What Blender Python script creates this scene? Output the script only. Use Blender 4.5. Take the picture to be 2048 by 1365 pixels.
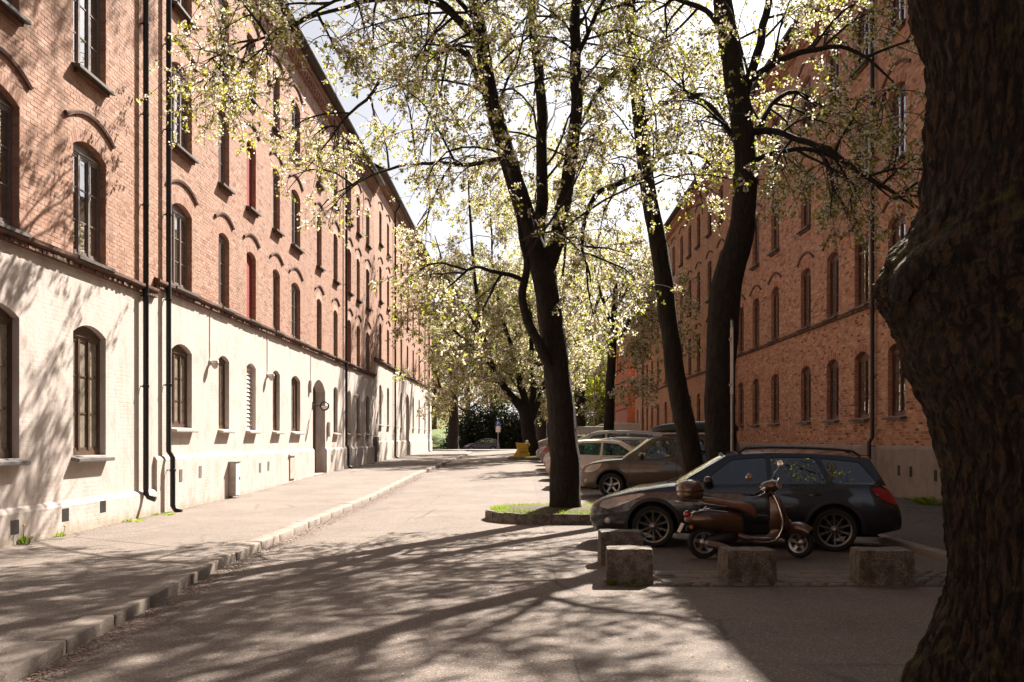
import bpy, math, random
import numpy as np
from mathutils import Vector, Matrix
from mathutils import noise as mnoise
from mathutils.geometry import delaunay_2d_cdt, tessellate_polygon

for _o in list(bpy.data.objects):
    bpy.data.objects.remove(_o, do_unlink=True)
SC = bpy.context.scene
COL = SC.collection
R = math.radians
PI = math.pi

# ------------------------------------------------------------------ camera
EYE = 1.67
FPX, VX, HY = 2000.0, 1045.0, 878.0          # focal length, street vanishing point, horizon (of a 2048 px wide picture)
cam_d = bpy.data.cameras.new('camera')
cam_d.sensor_width = 36.0
cam_d.lens = 36.0 * FPX / 2048.0
cam_d.shift_x = -(VX - 1024.0) / 2048.0
cam_d.shift_y = (HY - 682.5) / 2048.0
cam_d.clip_start = 0.1
cam_d.clip_end = 2000.0
cam = bpy.data.objects.new('camera', cam_d)
cam.location = (0, 0, EYE)
cam.rotation_euler = (R(90), 0, 0)
COL.objects.link(cam)
SC.camera = cam

# ------------------------------------------------------------------ sky, sun, exposure
SUN_AZ, SUN_EL = R(26.0), R(42.5)            # azimuth clockwise from +Y (the street's axis)
world = bpy.data.worlds.new('World')
SC.world = world
world.use_nodes = True
wn, wl = world.node_tree.nodes, world.node_tree.links
bg = wn['Background']
sky = wn.new('ShaderNodeTexSky')
sky.sky_type = 'NISHITA'
sky.sun_disc = False
sky.sun_elevation = SUN_EL
sky.sun_rotation = SUN_AZ
sky.air_density = 0.42
sky.dust_density = 2.6
sky.ozone_density = 1.0
hsv = wn.new('ShaderNodeHueSaturation')
hsv.inputs['Saturation'].default_value = 0.42
wl.new(sky.outputs[0], hsv.inputs['Color'])
wl.new(hsv.outputs[0], bg.inputs[0])
bg.inputs[1].default_value = 0.05
sun_d = bpy.data.lights.new('sun', 'SUN')
sun_d.energy = 5.0
sun_d.angle = R(0.53)
sun_d.color = (1.0, 0.895, 0.785)
sun = bpy.data.objects.new('sun', sun_d)
SUN_DIR = Vector((math.sin(SUN_AZ) * math.cos(SUN_EL), math.cos(SUN_AZ) * math.cos(SUN_EL), math.sin(SUN_EL)))
sun.rotation_euler = SUN_DIR.to_track_quat('Z', 'Y').to_euler()
sun.location = (10, 20, 40)
COL.objects.link(sun)
SC.view_settings.view_transform = 'Standard'
SC.view_settings.look = 'None'
SC.view_settings.exposure = 1.7
SC.view_settings.gamma = 1.0
SC.view_settings.use_curve_mapping = False
SC.cycles.max_bounces = 8
SC.cycles.diffuse_bounces = 4
SC.cycles.glossy_bounces = 3
SC.cycles.transmission_bounces = 4
SC.cycles.transparent_max_bounces = 12
SC.cycles.caustics_reflective = False
SC.cycles.caustics_refractive = False
SC.cycles.use_denoising = True


# ------------------------------------------------------------------ helpers
mnoise.seed_set(11)


def nvec(p):
    p = Vector(p)
    return Vector((mnoise.noise(p), mnoise.noise(p + Vector((31.7, 11.3, 5.9))), mnoise.noise(p + Vector((-17.1, 47.9, 23.3)))))


def PX(px, py, Z):
    """the point of the street that the photograph shows at (px, py), Z metres ahead"""
    return Vector(((px - VX) / FPX * Z, Z, EYE - (py - HY) / FPX * Z))


def tag(o, label=None, cat=None, group=None, kind=None):
    if label: o['label'] = label
    if cat: o['category'] = cat
    if group: o['group'] = group
    if kind: o['kind'] = kind
    return o


def empty(name, loc=(0, 0, 0), rz=0.0, label=None, cat=None, group=None, kind=None):
    o = bpy.data.objects.new(name, None)
    o.empty_display_size = 0.2
    o.location = loc
    o.rotation_euler = (0, 0, rz)
    COL.objects.link(o)
    return tag(o, label, cat, group, kind)


def link(name, me, parent=None, loc=None, rot=None, scale=None):
    o = bpy.data.objects.new(name, me)
    COL.objects.link(o)
    if parent is not None: o.parent = parent
    if loc is not None: o.location = loc
    if rot is not None: o.rotation_euler = rot
    if scale is not None: o.scale = scale
    return o


def sharp_smooth(me, angle):
    try:
        me.set_sharp_from_angle(angle=angle)
    except Exception:
        pass


def np_mesh(name, verts, faces, mat=None, smooth=False, attr=None):
    """verts (n,3) array, faces (m,k) array of k-gons"""
    me = bpy.data.meshes.new(name)
    v = np.asarray(verts, np.float32); f = np.asarray(faces, np.int32)
    me.vertices.add(len(v)); me.vertices.foreach_set('co', v.ravel())
    k = f.shape[1]
    me.loops.add(f.size); me.loops.foreach_set('vertex_index', f.ravel())
    me.polygons.add(len(f))
    me.polygons.foreach_set('loop_start', np.arange(0, f.size, k, dtype=np.int32))
    me.polygons.foreach_set('loop_total', np.full(len(f), k, np.int32))
    me.polygons.foreach_set('use_smooth', np.full(len(f), bool(smooth)))
    if attr is not None:
        a = me.attributes.new('rnd', 'FLOAT', 'POINT')
        a.data.foreach_set('value', np.asarray(attr, np.float32))
    me.update(calc_edges=True)
    me.validate()
    if mat: me.materials.append(mat)
    return me


class MB:
    """collects faces and builds them as one mesh"""
    def __init__(s): s.v = []; s.f = []; s.m = []
    def add(s, verts, faces, m=0):
        n = len(s.v)
        s.v += [tuple(p) for p in verts]
        s.f += [tuple(i + n for i in f) for f in faces]
        s.m += [m] * len(faces)
        return s
    def box(s, x0, x1, y0, y1, z0, z1, m=0):
        return s.add([(x0, y0, z0), (x1, y0, z0), (x1, y1, z0), (x0, y1, z0), (x0, y0, z1), (x1, y0, z1), (x1, y1, z1), (x0, y1, z1)],
                     [(0, 3, 2, 1), (4, 5, 6, 7), (0, 1, 5, 4), (1, 2, 6, 5), (2, 3, 7, 6), (3, 0, 4, 7)], m)
    def loft(s, rings, closed=True, cap0=True, cap1=True, m=0):
        n = len(rings[0]); v = [p for r in rings for p in r]; f = []
        for i in range(len(rings) - 1):
            for j in range(n if closed else n - 1):
                a, b = i * n + j, i * n + (j + 1) % n
                f.append((a, b, b + n, a + n))
        if closed and cap0: f.append(tuple(range(n - 1, -1, -1)))
        if closed and cap1: f.append(tuple((len(rings) - 1) * n + j for j in range(n)))
        return s.add(v, f, m)
    def tube(s, pts, rad, n=8, cap=True, m=0):
        pts = [Vector(p) for p in pts]
        if not isinstance(rad, (list, tuple)): rad = [rad] * len(pts)
        rings = []; ref = None
        for i, p in enumerate(pts):
            t = (pts[min(i + 1, len(pts) - 1)] - pts[max(i - 1, 0)])
            t = t.normalized() if t.length > 1e-9 else Vector((0, 0, 1))
            if ref is None:
                ref = Vector((1, 0, 0)) if abs(t.x) < 0.8 else Vector((0, 1, 0))
            a = ref - t * ref.dot(t)
            a = a.normalized() if a.length > 1e-6 else t.orthogonal().normalized()
            ref = a; b = t.cross(a)
            rings.append([p + (a * math.cos(2 * PI * k / n) + b * math.sin(2 * PI * k / n)) * rad[i] for k in range(n)])
        return s.loft(rings, True, cap, cap, m)
    def lathe(s, prof, c, axis='y', n=32, m=0, closed=False):
        """prof: (radius, offset along the axis)"""
        c = Vector(c); rings = []
        for k in range(n):
            a = 2 * PI * k / n; ca, sa = math.cos(a), math.sin(a); row = []
            for r, h in prof:
                if axis == 'y': row.append(c + Vector((r * ca, h, r * sa)))
                elif axis == 'z': row.append(c + Vector((r * ca, r * sa, h)))
                else: row.append(c + Vector((h, r * ca, r * sa)))
            rings.append(row)
        k = len(prof); v = [p for r in rings for p in r]; f = []
        for i in range(n):
            for j in range(k if closed else k - 1):
                a, b = i * k + j, i * k + (j + 1) % k
                c2, d = ((i + 1) % n) * k + (j + 1) % k, ((i + 1) % n) * k + j
                f.append((a, d, c2, b))
        return s.add(v, f, m)
    def ellipsoid(s, c, rx, ry, rz, nu=16, nv=10, m=0, p=2.0, mat=None):
        rings = []
        def sp(v): return math.copysign(abs(v) ** (2.0 / p), v)
        for i in range(nv + 1):
            ph = -PI / 2 + PI * i / nv
            cp = max(abs(math.cos(ph)), 1e-3)
            q = Vector(c)
            row = []
            for k in range(nu):
                a = 2 * PI * k / nu
                w = Vector((rx * sp(cp * math.cos(a)) if p == 2 else rx * sp(cp) * sp(math.cos(a)), ry * sp(cp) * sp(math.sin(a)), rz * sp(math.sin(ph))))
                row.append(q + (mat @ w if mat else w))
            rings.append(row)
        return s.loft(rings, True, True, True, m)
    def xform(s, M):
        s.v = [tuple(M @ Vector(p)) for p in s.v]; return s
    def mesh(s, name, mats, smooth=False, angle=None):
        me = bpy.data.meshes.new(name)
        me.from_pydata(s.v, [], s.f)
        mats = mats if isinstance(mats, (list, tuple)) else [mats]
        for q in mats: me.materials.append(q)
        if any(s.m): me.polygons.foreach_set('material_index', s.m)
        if smooth: me.polygons.foreach_set('use_smooth', [True] * len(s.f))
        me.update()
        if smooth: sharp_smooth(me, R(angle if angle else 40))
        return me
    def build(s, name, mats, parent=None, smooth=False, angle=None, loc=None, rot=None):
        return link(name, s.mesh(name, mats, smooth, angle), parent, loc, rot)


# ------------------------------------------------------------------ materials
class NT:
    def __init__(s, name):
        s.mat = bpy.data.materials.new(name); s.mat.use_nodes = True
        s.n, s.l = s.mat.node_tree.nodes, s.mat.node_tree.links
        s.bsdf = s.n['Principled BSDF']; s.out = s.n['Material Output']
    def new(s, t, **kw):
        nd = s.n.new('ShaderNode' + t)
        for k, v in kw.items():
            if k.startswith('_'): setattr(nd, k[1:], v)
            else: nd.inputs[k.replace('__', ' ')].default_value = v
        return nd
    def link(s, a, b): s.l.new(a, b)
    def set(s, **kw):
        for k, v in kw.items(): s.bsdf.inputs[k.replace('__', ' ')].default_value = v
    def coords(s, kind='Object'):
        return s.new('TexCoord').outputs[kind]
    def noise(s, scale, detail=4, rough=0.55, vec=None, out='Fac'):
        nd = s.new('TexNoise', Scale=scale, Detail=detail, Roughness=rough)
        if vec is not None: s.link(vec, nd.inputs['Vector'])
        return nd.outputs[out]
    def voronoi(s, scale, vec=None, out='Distance', feature='F1'):
        nd = s.new('TexVoronoi', _feature=feature, Scale=scale)
        if vec is not None: s.link(vec, nd.inputs['Vector'])
        return nd.outputs[out]
    def ramp(s, fac, stops, interp='LINEAR'):
        nd = s.new('ValToRGB'); cr = nd.color_ramp; cr.interpolation = interp
        while len(cr.elements) < len(stops): cr.elements.new(0.5)
        for e, (p, c) in zip(cr.elements, stops):
            e.position = p; e.color = (*c, 1) if len(c) == 3 else c
        s.link(fac, nd.inputs[0]); return nd.outputs[0]
    def mix(s, fac, a, b, mode='MIX'):
        nd = s.new('Mix', _data_type='RGBA', _blend_type=mode)
        for i, v in ((0, fac), (6, a), (7, b)):
            if hasattr(v, 'links'): s.link(v, nd.inputs[i])
            else: nd.inputs[i].default_value = v if not isinstance(v, tuple) or len(v) == 4 else (*v, 1)
        return nd.outputs[2]
    def math(s, op, a, b=0.0):
        nd = s.new('Math', _operation=op)
        for i, v in ((0, a), (1, b)):
            if hasattr(v, 'links'): s.link(v, nd.inputs[i])
            else: nd.inputs[i].default_value = v
        return nd.outputs[0]
    def mapping(s, vec, scale=(1, 1, 1), rot=(0, 0, 0)):
        nd = s.new('Mapping'); nd.inputs['Scale'].default_value = scale; nd.inputs['Rotation'].default_value = rot
        s.link(vec, nd.inputs['Vector']); return nd.outputs[0]
    def bump(s, h, strength=0.3, dist=0.02, normal=None):
        nd = s.new('Bump', Strength=strength, Distance=dist)
        s.link(h, nd.inputs['Height'])
        if normal is not None: s.link(normal, nd.inputs['Normal'])
        s.link(nd.outputs[0], s.bsdf.inputs['Normal']); return nd.outputs[0]
    def color(s, c): s.link(c, s.bsdf.inputs['Base Color'])
    def attr(s, name='rnd'):
        return s.new('Attribute', _attribute_name=name).outputs['Fac']


def plain(name, col, rough=0.5, metal=0.0, var=0.12, scale=6.0, coat=0.0, bump=0.0, spec=None):
    t = NT(name); c = t.coords()
    a = tuple(max(0, v * (1 - var)) for v in col); b = tuple(v * (1 + var) for v in col)
    t.color(t.ramp(t.noise(scale, 5, 0.6, c), [(0.3, a), (0.7, b)]))
    t.set(Roughness=rough, Metallic=metal)
    if coat: t.set(Coat__Weight=coat, Coat__Roughness=0.04)
    if spec is not None: t.set(Specular__IOR__Level=spec)
    if bump: t.bump(t.noise(scale * 6, 6, 0.6, c), bump, 0.01)
    return t.mat


M = {}


def mat_bricks():
    # single bricks: their own colour comes from the attribute
    def bm(name, stops, rough=0.85):
        t = NT(name); c = t.coords(); r = t.attr()
        base = t.ramp(r, stops)
        n = t.noise(26, 6, 0.65, c)
        col = t.mix(t.ramp(n, [(0.42, (0, 0, 0)), (0.75, (0.7, 0.7, 0.7))]), base, (0.16, 0.07, 0.045))
        big = t.noise(0.45, 4, 0.6, c)
        col = t.mix(t.ramp(big, [(0.45, (0, 0, 0)), (0.8, (0.45, 0.45, 0.45))]), col, (0.40, 0.25, 0.18))
        soot = t.noise(1.3, 7, 0.7, t.mapping(c, (1.0, 1.0, 0.22)))
        col = t.mix(t.ramp(soot, [(0.50, (0, 0, 0)), (0.74, (0.55, 0.55, 0.55))]), col, (0.13, 0.075, 0.052))
        t.color(col); t.set(Roughness=rough)
        t.bump(t.noise(30, 6, 0.65, c), 0.3, 0.004)
        return t.mat
    L = [(0.0, (0.24, 0.105, 0.068)), (0.15, (0.38, 0.19, 0.125)), (0.45, (0.46, 0.25, 0.17)), (0.8, (0.51, 0.295, 0.21)), (1.0, (0.55, 0.37, 0.28))]
    D = [(0.0, (0.12, 0.05, 0.03)), (0.2, (0.36, 0.145, 0.078)), (0.5, (0.53, 0.255, 0.14)), (0.8, (0.64, 0.34, 0.195)), (1.0, (0.72, 0.50, 0.33))]
    M['brick_l'] = bm('pink_brick', L)
    M['brick_d'] = bm('orange_brick', D)
    t = NT('mortar'); c = t.coords()
    t.color(t.ramp(t.noise(8, 5, 0.6, c), [(0.3, (0.38, 0.255, 0.185)), (0.7, (0.50, 0.36, 0.275))])); t.set(Roughness=0.95)
    t.bump(t.noise(70, 4, 0.6, c), 0.12, 0.004); M['mortar'] = t.mat

    def far(name, c1, c2, mort):
        # walls too far away to tell the bricks apart; object x runs along the wall, z up
        t = NT(name); c = t.coords()
        sep = t.new('SeparateXYZ'); t.link(c, sep.inputs[0])
        cmb = t.new('CombineXYZ'); t.link(t.math('ADD', sep.outputs[0], sep.outputs[1]), cmb.inputs[0]); t.link(sep.outputs[2], cmb.inputs[1])
        b = t.new('TexBrick', Scale=1.0)
        b.inputs['Brick Width'].default_value = 0.24; b.inputs['Row Height'].default_value = 0.077
        b.inputs['Mortar Size'].default_value = 0.007; b.inputs['Bias'].default_value = 0.0
        b.inputs['Color1'].default_value = (*c1, 1); b.inputs['Color2'].default_value = (*c2, 1); b.inputs['Mortar'].default_value = (*mort, 1)
        t.link(cmb.outputs[0], b.inputs['Vector'])
        n = t.noise(1.1, 5, 0.65, c)
        col = t.mix(t.ramp(n, [(0.4, (0, 0, 0)), (0.75, (0.5, 0.5, 0.5))]), b.outputs[0], tuple(v * 0.45 for v in c1))
        n2 = t.noise(14, 5, 0.7, t.mapping(c, (0.5, 0.5, 1.6)))
        col = t.mix(t.ramp(n2, [(0.5, (0, 0, 0)), (0.72, (0.55, 0.55, 0.55))]), col, tuple(v * 0.4 for v in c1))
        t.color(col); t.set(Roughness=0.88)
        t.bump(t.math('ADD', t.math('MULTIPLY', b.outputs['Fac'], -1.0), n2), 0.5, 0.012)
        return t.mat
    M['brick_l_far'] = far('pink_brick_wall', (0.38, 0.19, 0.125), (0.52, 0.295, 0.205), (0.44, 0.32, 0.25))
    M['brick_d_far'] = far('orange_brick_wall', (0.40, 0.165, 0.088), (0.63, 0.31, 0.17), (0.48, 0.35, 0.25))
    M['brick_red_far'] = far('red_brick_wall', (0.50, 0.13, 0.06), (0.62, 0.2, 0.09), (0.45, 0.25, 0.16))
    M['brick_blind'] = far('red_painted_brick', (0.30, 0.03, 0.03), (0.38, 0.05, 0.04), (0.24, 0.02, 0.02))
    M['brick_dark'] = far('dark_moulded_brick', (0.105, 0.052, 0.036), (0.20, 0.088, 0.054), (0.14, 0.09, 0.07))


def mat_walls():
    # white lime paint over brick, with rubbed patches and splash dirt
    t = NT('white_painted_wall'); c = t.coords()
    st = t.noise(2.2, 7, 0.7, t.mapping(c, (1, 1, 0.55)))
    col = t.ramp(st, [(0.30, (0.42, 0.36, 0.32)), (0.5, (0.56, 0.495, 0.455)), (0.75, (0.62, 0.56, 0.525))])
    chips = t.noise(9, 8, 0.75, c)
    col = t.mix(t.ramp(chips, [(0.64, (0, 0, 0)), (0.70, (0.8, 0.8, 0.8))]), col, (0.36, 0.29, 0.235))
    drip = t.noise(5.0, 6, 0.65, t.mapping(c, (1.0, 1.0, 0.06)))
    col = t.mix(t.ramp(drip, [(0.52, (0, 0, 0)), (0.72, (0.5, 0.5, 0.5))]), col, (0.40, 0.33, 0.28))
    sep = t.new('SeparateXYZ'); t.link(c, sep.inputs[0])
    low = t.math('ADD', sep.outputs[2], t.math('MULTIPLY', t.noise(3, 6, 0.7, c), 0.8))
    mossy = t.ramp(low, [(0.40, (0.85, 0.85, 0.85)), (0.62, (0, 0, 0))])
    col = t.mix(mossy, col, (0.36, 0.31, 0.22))
    t.color(col); t.set(Roughness=0.9)
    b = t.new('TexBrick', Scale=1.0)
    cmb = t.new('CombineXYZ'); t.link(sep.outputs[0], cmb.inputs[0]); t.link(sep.outputs[2], cmb.inputs[1])
    t.link(cmb.outputs[0], b.inputs['Vector'])
    b.inputs['Brick Width'].default_value = 0.24; b.inputs['Row Height'].default_value = 0.077; b.inputs['Mortar Size'].default_value = 0.012
    b.inputs['Mortar Smooth'].default_value = 1.0
    h = t.math('ADD', t.math('MULTIPLY', t.mix(1.0, b.outputs['Fac'], t.ramp(t.noise(0.9, 4, 0.6, c), [(0.42, (0, 0, 0)), (0.62, (1, 1, 1))]), 'MULTIPLY'), -0.28), t.math('MULTIPLY', t.noise(7, 8, 0.62, c), 1.5))
    t.bump(h, 0.38, 0.016); M['white_wall'] = t.mat
    t = NT('grey_render_plinth'); c = t.coords()
    col = t.ramp(t.noise(1.6, 7, 0.65, c), [(0.3, (0.22, 0.18, 0.145)), (0.7, (0.37, 0.31, 0.26))])
    pat = t.noise(2.7, 6, 0.7, c)
    col = t.mix(t.ramp(pat, [(0.66, (0, 0, 0)), (0.70, (0.8, 0.8, 0.8))]), col, (0.45, 0.40, 0.36))
    t.color(col); t.set(Roughness=0.93); t.bump(t.noise(20, 7, 0.7, c), 0.4, 0.01); M['plinth'] = t.mat
    t = NT('pink_painted_render'); c = t.coords()
    t.color(t.ramp(t.noise(1.3, 6, 0.6, c), [(0.3, (0.34, 0.13, 0.095)), (0.7, (0.42, 0.175, 0.13))])); t.set(Roughness=0.85); M['pink_wall'] = t.mat


def asphalt(name, lo, hi, patch, crack=0.5, seam=False):
    t = NT(name); c = t.coords()
    base = t.ramp(t.noise(0.55, 8, 0.66, c), [(0.36, tuple(v * 0.85 for v in lo)), (0.64, hi)])
    strk = t.noise(0.9, 6, 0.6, t.mapping(c, (1.0, 0.12, 1)))
    base = t.mix(t.ramp(strk, [(0.5, (0, 0, 0)), (0.75, (0.5, 0.5, 0.5))]), base, patch)
    agg = t.voronoi(95, c, 'Color')
    aggv = t.new('SeparateColor'); t.link(agg, aggv.inputs[0])
    base = t.mix(0.55, base, t.ramp(aggv.outputs[0], [(0.0, tuple(v * 0.35 for v in lo)), (0.5, lo), (0.85, hi), (1.0, (0.5, 0.46, 0.42))]))
    ck = t.voronoi(0.55, t.mix(0.12, c, t.noise(2.5, 5, 0.7, c, 'Color')), 'Distance', 'DISTANCE_TO_EDGE')
    sel = t.ramp(t.noise(0.16, 2, 0.5, c), [(0.5, (0, 0, 0)), (0.6, (crack, crack, crack))])
    ckm = t.mix(1.0, t.ramp(ck, [(0.006, (1, 1, 1)), (0.020, (0, 0, 0))]), sel, 'MULTIPLY')
    base = t.mix(ckm, base, tuple(v * 0.3 for v in lo))
    stain = t.noise(1.6, 6, 0.7, c)
    base = t.mix(t.ramp(stain, [(0.58, (0, 0, 0)), (0.72, (0.45, 0.45, 0.45))]), base, tuple(v * 0.5 for v in lo))
    if seam:
        sx = t.new('SeparateXYZ'); t.link(t.mix(0.12, c, t.noise(1.3, 6, 0.75, c, 'Color'), 'ADD'), sx.inputs[0])
        gap = t.ramp(t.noise(1.1, 4, 0.6, c), [(0.44, (0, 0, 0)), (0.58, (0.7, 0.7, 0.7))])
        for x0, wd in ((0.46, 0.02), (-2.35, 0.014)):
            d = t.math('ABSOLUTE', t.math('SUBTRACT', sx.outputs[0], x0))
            base = t.mix(t.mix(1.0, t.ramp(d, [(wd * .3, (1, 1, 1)), (wd, (0, 0, 0))]), gap, 'MULTIPLY'), base, tuple(v * 0.35 for v in lo))
        side = t.ramp(sx.outputs[0], [(0.452, (0, 0, 0)), (0.47, (0.22, 0.22, 0.22))])
        base = t.mix(side, base, tuple(v * 0.55 for v in lo))
    t.color(base); t.set(Roughness=0.86)
    h = t.math('ADD', t.math('MULTIPLY', t.voronoi(95, c), -0.6), t.noise(30, 5, 0.6, c))
    t.bump(h, 0.7, 0.012)
    return t.mat


def mat_ground():
    M['road'] = asphalt('worn_asphalt', (0.124, 0.097, 0.079), (0.222, 0.178, 0.148), (0.262, 0.213, 0.178), 0.85, True)
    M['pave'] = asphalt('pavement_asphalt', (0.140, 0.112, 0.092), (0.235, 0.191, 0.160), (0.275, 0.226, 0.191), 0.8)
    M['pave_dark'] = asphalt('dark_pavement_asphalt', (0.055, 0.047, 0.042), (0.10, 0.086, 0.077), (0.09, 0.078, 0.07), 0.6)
    t = NT('granite'); c = t.coords()
    sp = t.noise(120, 3, 0.7, c)
    col = t.ramp(sp, [(0.35, (0.09, 0.072, 0.06)), (0.5, (0.25, 0.205, 0.172)), (0.66, (0.37, 0.315, 0.27))])
    col = t.mix(t.ramp(t.noise(3, 7, 0.7, c), [(0.45, (0, 0, 0)), (0.7, (0.7, 0.7, 0.7))]), col, (0.20, 0.165, 0.13))
    t.color(col); t.set(Roughness=0.82); t.bump(t.noise(35, 7, 0.7, c), 0.6, 0.012); M['granite'] = t.mat
    t = NT('mossy_granite'); c = t.coords()
    sp = t.noise(90, 4, 0.7, c)
    col = t.ramp(sp, [(0.35, (0.055, 0.046, 0.037)), (0.52, (0.21, 0.18, 0.15)), (0.66, (0.46, 0.41, 0.355))])
    col = t.mix(t.ramp(t.noise(7, 7, 0.7, c), [(0.42, (0, 0, 0)), (0.62, (0.8, 0.8, 0.8))]), col, (0.055, 0.046, 0.03))
    t.color(col); t.set(Roughness=0.9); t.bump(t.noise(28, 8, 0.72, c), 0.9, 0.02); M['block'] = t.mat
    M['slab'] = plain('concrete_slab', (0.17, 0.135, 0.11), 0.88, var=0.3, scale=5, bump=0.4)
    M['cobble'] = plain('cobble_granite', (0.15, 0.13, 0.115), 0.8, var=0.4, scale=18, bump=0.5)
    M['soil'] = plain('soil', (0.075, 0.055, 0.035), 0.95, var=0.4, scale=9, bump=0.6)
    t = NT('lawn'); c = t.coords()
    t.color(t.ramp(t.noise(3, 8, 0.75, c), [(0.3, (0.06, 0.095, 0.012)), (0.7, (0.13, 0.19, 0.025))])); t.set(Roughness=0.9); t.bump(t.noise(25, 6, 0.7, c), 0.8, 0.08); M['lawn'] = t.mat
    M['terrain'] = plain('park_soil', (0.085, 0.075, 0.045), 0.95, var=0.4, scale=0.6)


def leaf_mat(name, stops, trans, tw=0.5, rough=0.5):
    t = NT(name); r = t.attr()
    col = t.ramp(r, stops)
    t.color(col); t.set(Roughness=rough)
    tr = t.new('BsdfTranslucent')
    t.link(t.mix(1.0, col, (*trans, 1), 'MULTIPLY'), tr.inputs[0])
    mx = t.new('MixShader'); mx.inputs[0].default_value = tw
    t.link(t.bsdf.outputs[0], mx.inputs[1]); t.link(tr.outputs[0], mx.inputs[2]); t.link(mx.outputs[0], t.out.inputs[0])
    return t.mat


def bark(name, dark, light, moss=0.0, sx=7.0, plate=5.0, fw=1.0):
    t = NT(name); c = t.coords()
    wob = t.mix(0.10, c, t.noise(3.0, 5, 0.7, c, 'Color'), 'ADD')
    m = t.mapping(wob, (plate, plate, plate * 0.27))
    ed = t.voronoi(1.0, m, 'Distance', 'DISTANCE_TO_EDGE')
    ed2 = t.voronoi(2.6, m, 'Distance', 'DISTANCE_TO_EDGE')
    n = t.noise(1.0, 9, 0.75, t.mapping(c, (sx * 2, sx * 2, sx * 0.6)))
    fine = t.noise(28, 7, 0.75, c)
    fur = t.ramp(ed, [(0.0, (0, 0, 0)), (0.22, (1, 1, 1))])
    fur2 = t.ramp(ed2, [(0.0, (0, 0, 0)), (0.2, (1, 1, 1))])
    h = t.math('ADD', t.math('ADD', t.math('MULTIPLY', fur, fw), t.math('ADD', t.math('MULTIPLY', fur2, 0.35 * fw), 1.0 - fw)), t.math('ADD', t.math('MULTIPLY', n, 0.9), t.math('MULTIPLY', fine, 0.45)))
    col = t.ramp(t.math('MULTIPLY', h, 0.42), [(0.30, dark), (0.60, light), (0.80, tuple(v * 3.4 for v in light))])  # brightest stop paints golden lit speckles onto the raised bark
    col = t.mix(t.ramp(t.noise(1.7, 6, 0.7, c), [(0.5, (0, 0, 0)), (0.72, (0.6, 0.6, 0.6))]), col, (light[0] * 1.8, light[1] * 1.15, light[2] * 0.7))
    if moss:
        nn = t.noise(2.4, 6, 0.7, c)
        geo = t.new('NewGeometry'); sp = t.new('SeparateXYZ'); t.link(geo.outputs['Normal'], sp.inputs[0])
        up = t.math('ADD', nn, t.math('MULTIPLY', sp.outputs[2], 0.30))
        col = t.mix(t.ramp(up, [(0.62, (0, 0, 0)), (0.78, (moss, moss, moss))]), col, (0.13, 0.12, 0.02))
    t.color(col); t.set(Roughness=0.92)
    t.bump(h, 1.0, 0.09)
    return t.mat


def glass(name, tint, ior=1.6, rough=0.0, extra=0.0, dust=0.0):
    t = NT(name)
    fr = t.new('Fresnel', IOR=ior)
    tr = t.new('BsdfTransparent'); tr.inputs[0].default_value = (*tint, 1)
    gl = t.new('BsdfGlossy', Roughness=rough); gl.inputs[0].default_value = (0.95, 0.95, 0.95, 1)
    c = t.coords(); wob = t.new('Bump', Strength=0.05, Distance=0.02); t.link(t.noise(2.5, 2, 0.5, c), wob.inputs['Height']); t.link(wob.outputs[0], gl.inputs['Normal'])
    f = t.math('ADD', fr.outputs[0], extra) if extra else fr.outputs[0]
    mx = t.new('MixShader'); t.link(f, mx.inputs[0]); t.link(tr.outputs[0], mx.inputs[1]); t.link(gl.outputs[0], mx.inputs[2])
    if dust:
        df = t.new('BsdfDiffuse'); df.inputs[0].default_value = (0.55, 0.49, 0.40, 1); m2 = t.new('MixShader')
        t.link(t.ramp(t.noise(3, 6, 0.7, c), [(0.3, (dust * .6,) * 3), (0.75, (dust * 1.5,) * 3)]), m2.inputs[0])
        t.link(mx.outputs[0], m2.inputs[1]); t.link(df.outputs[0], m2.inputs[2]); mx = m2
    t.link(mx.outputs[0], t.out.inputs[0])
    return t.mat


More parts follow.
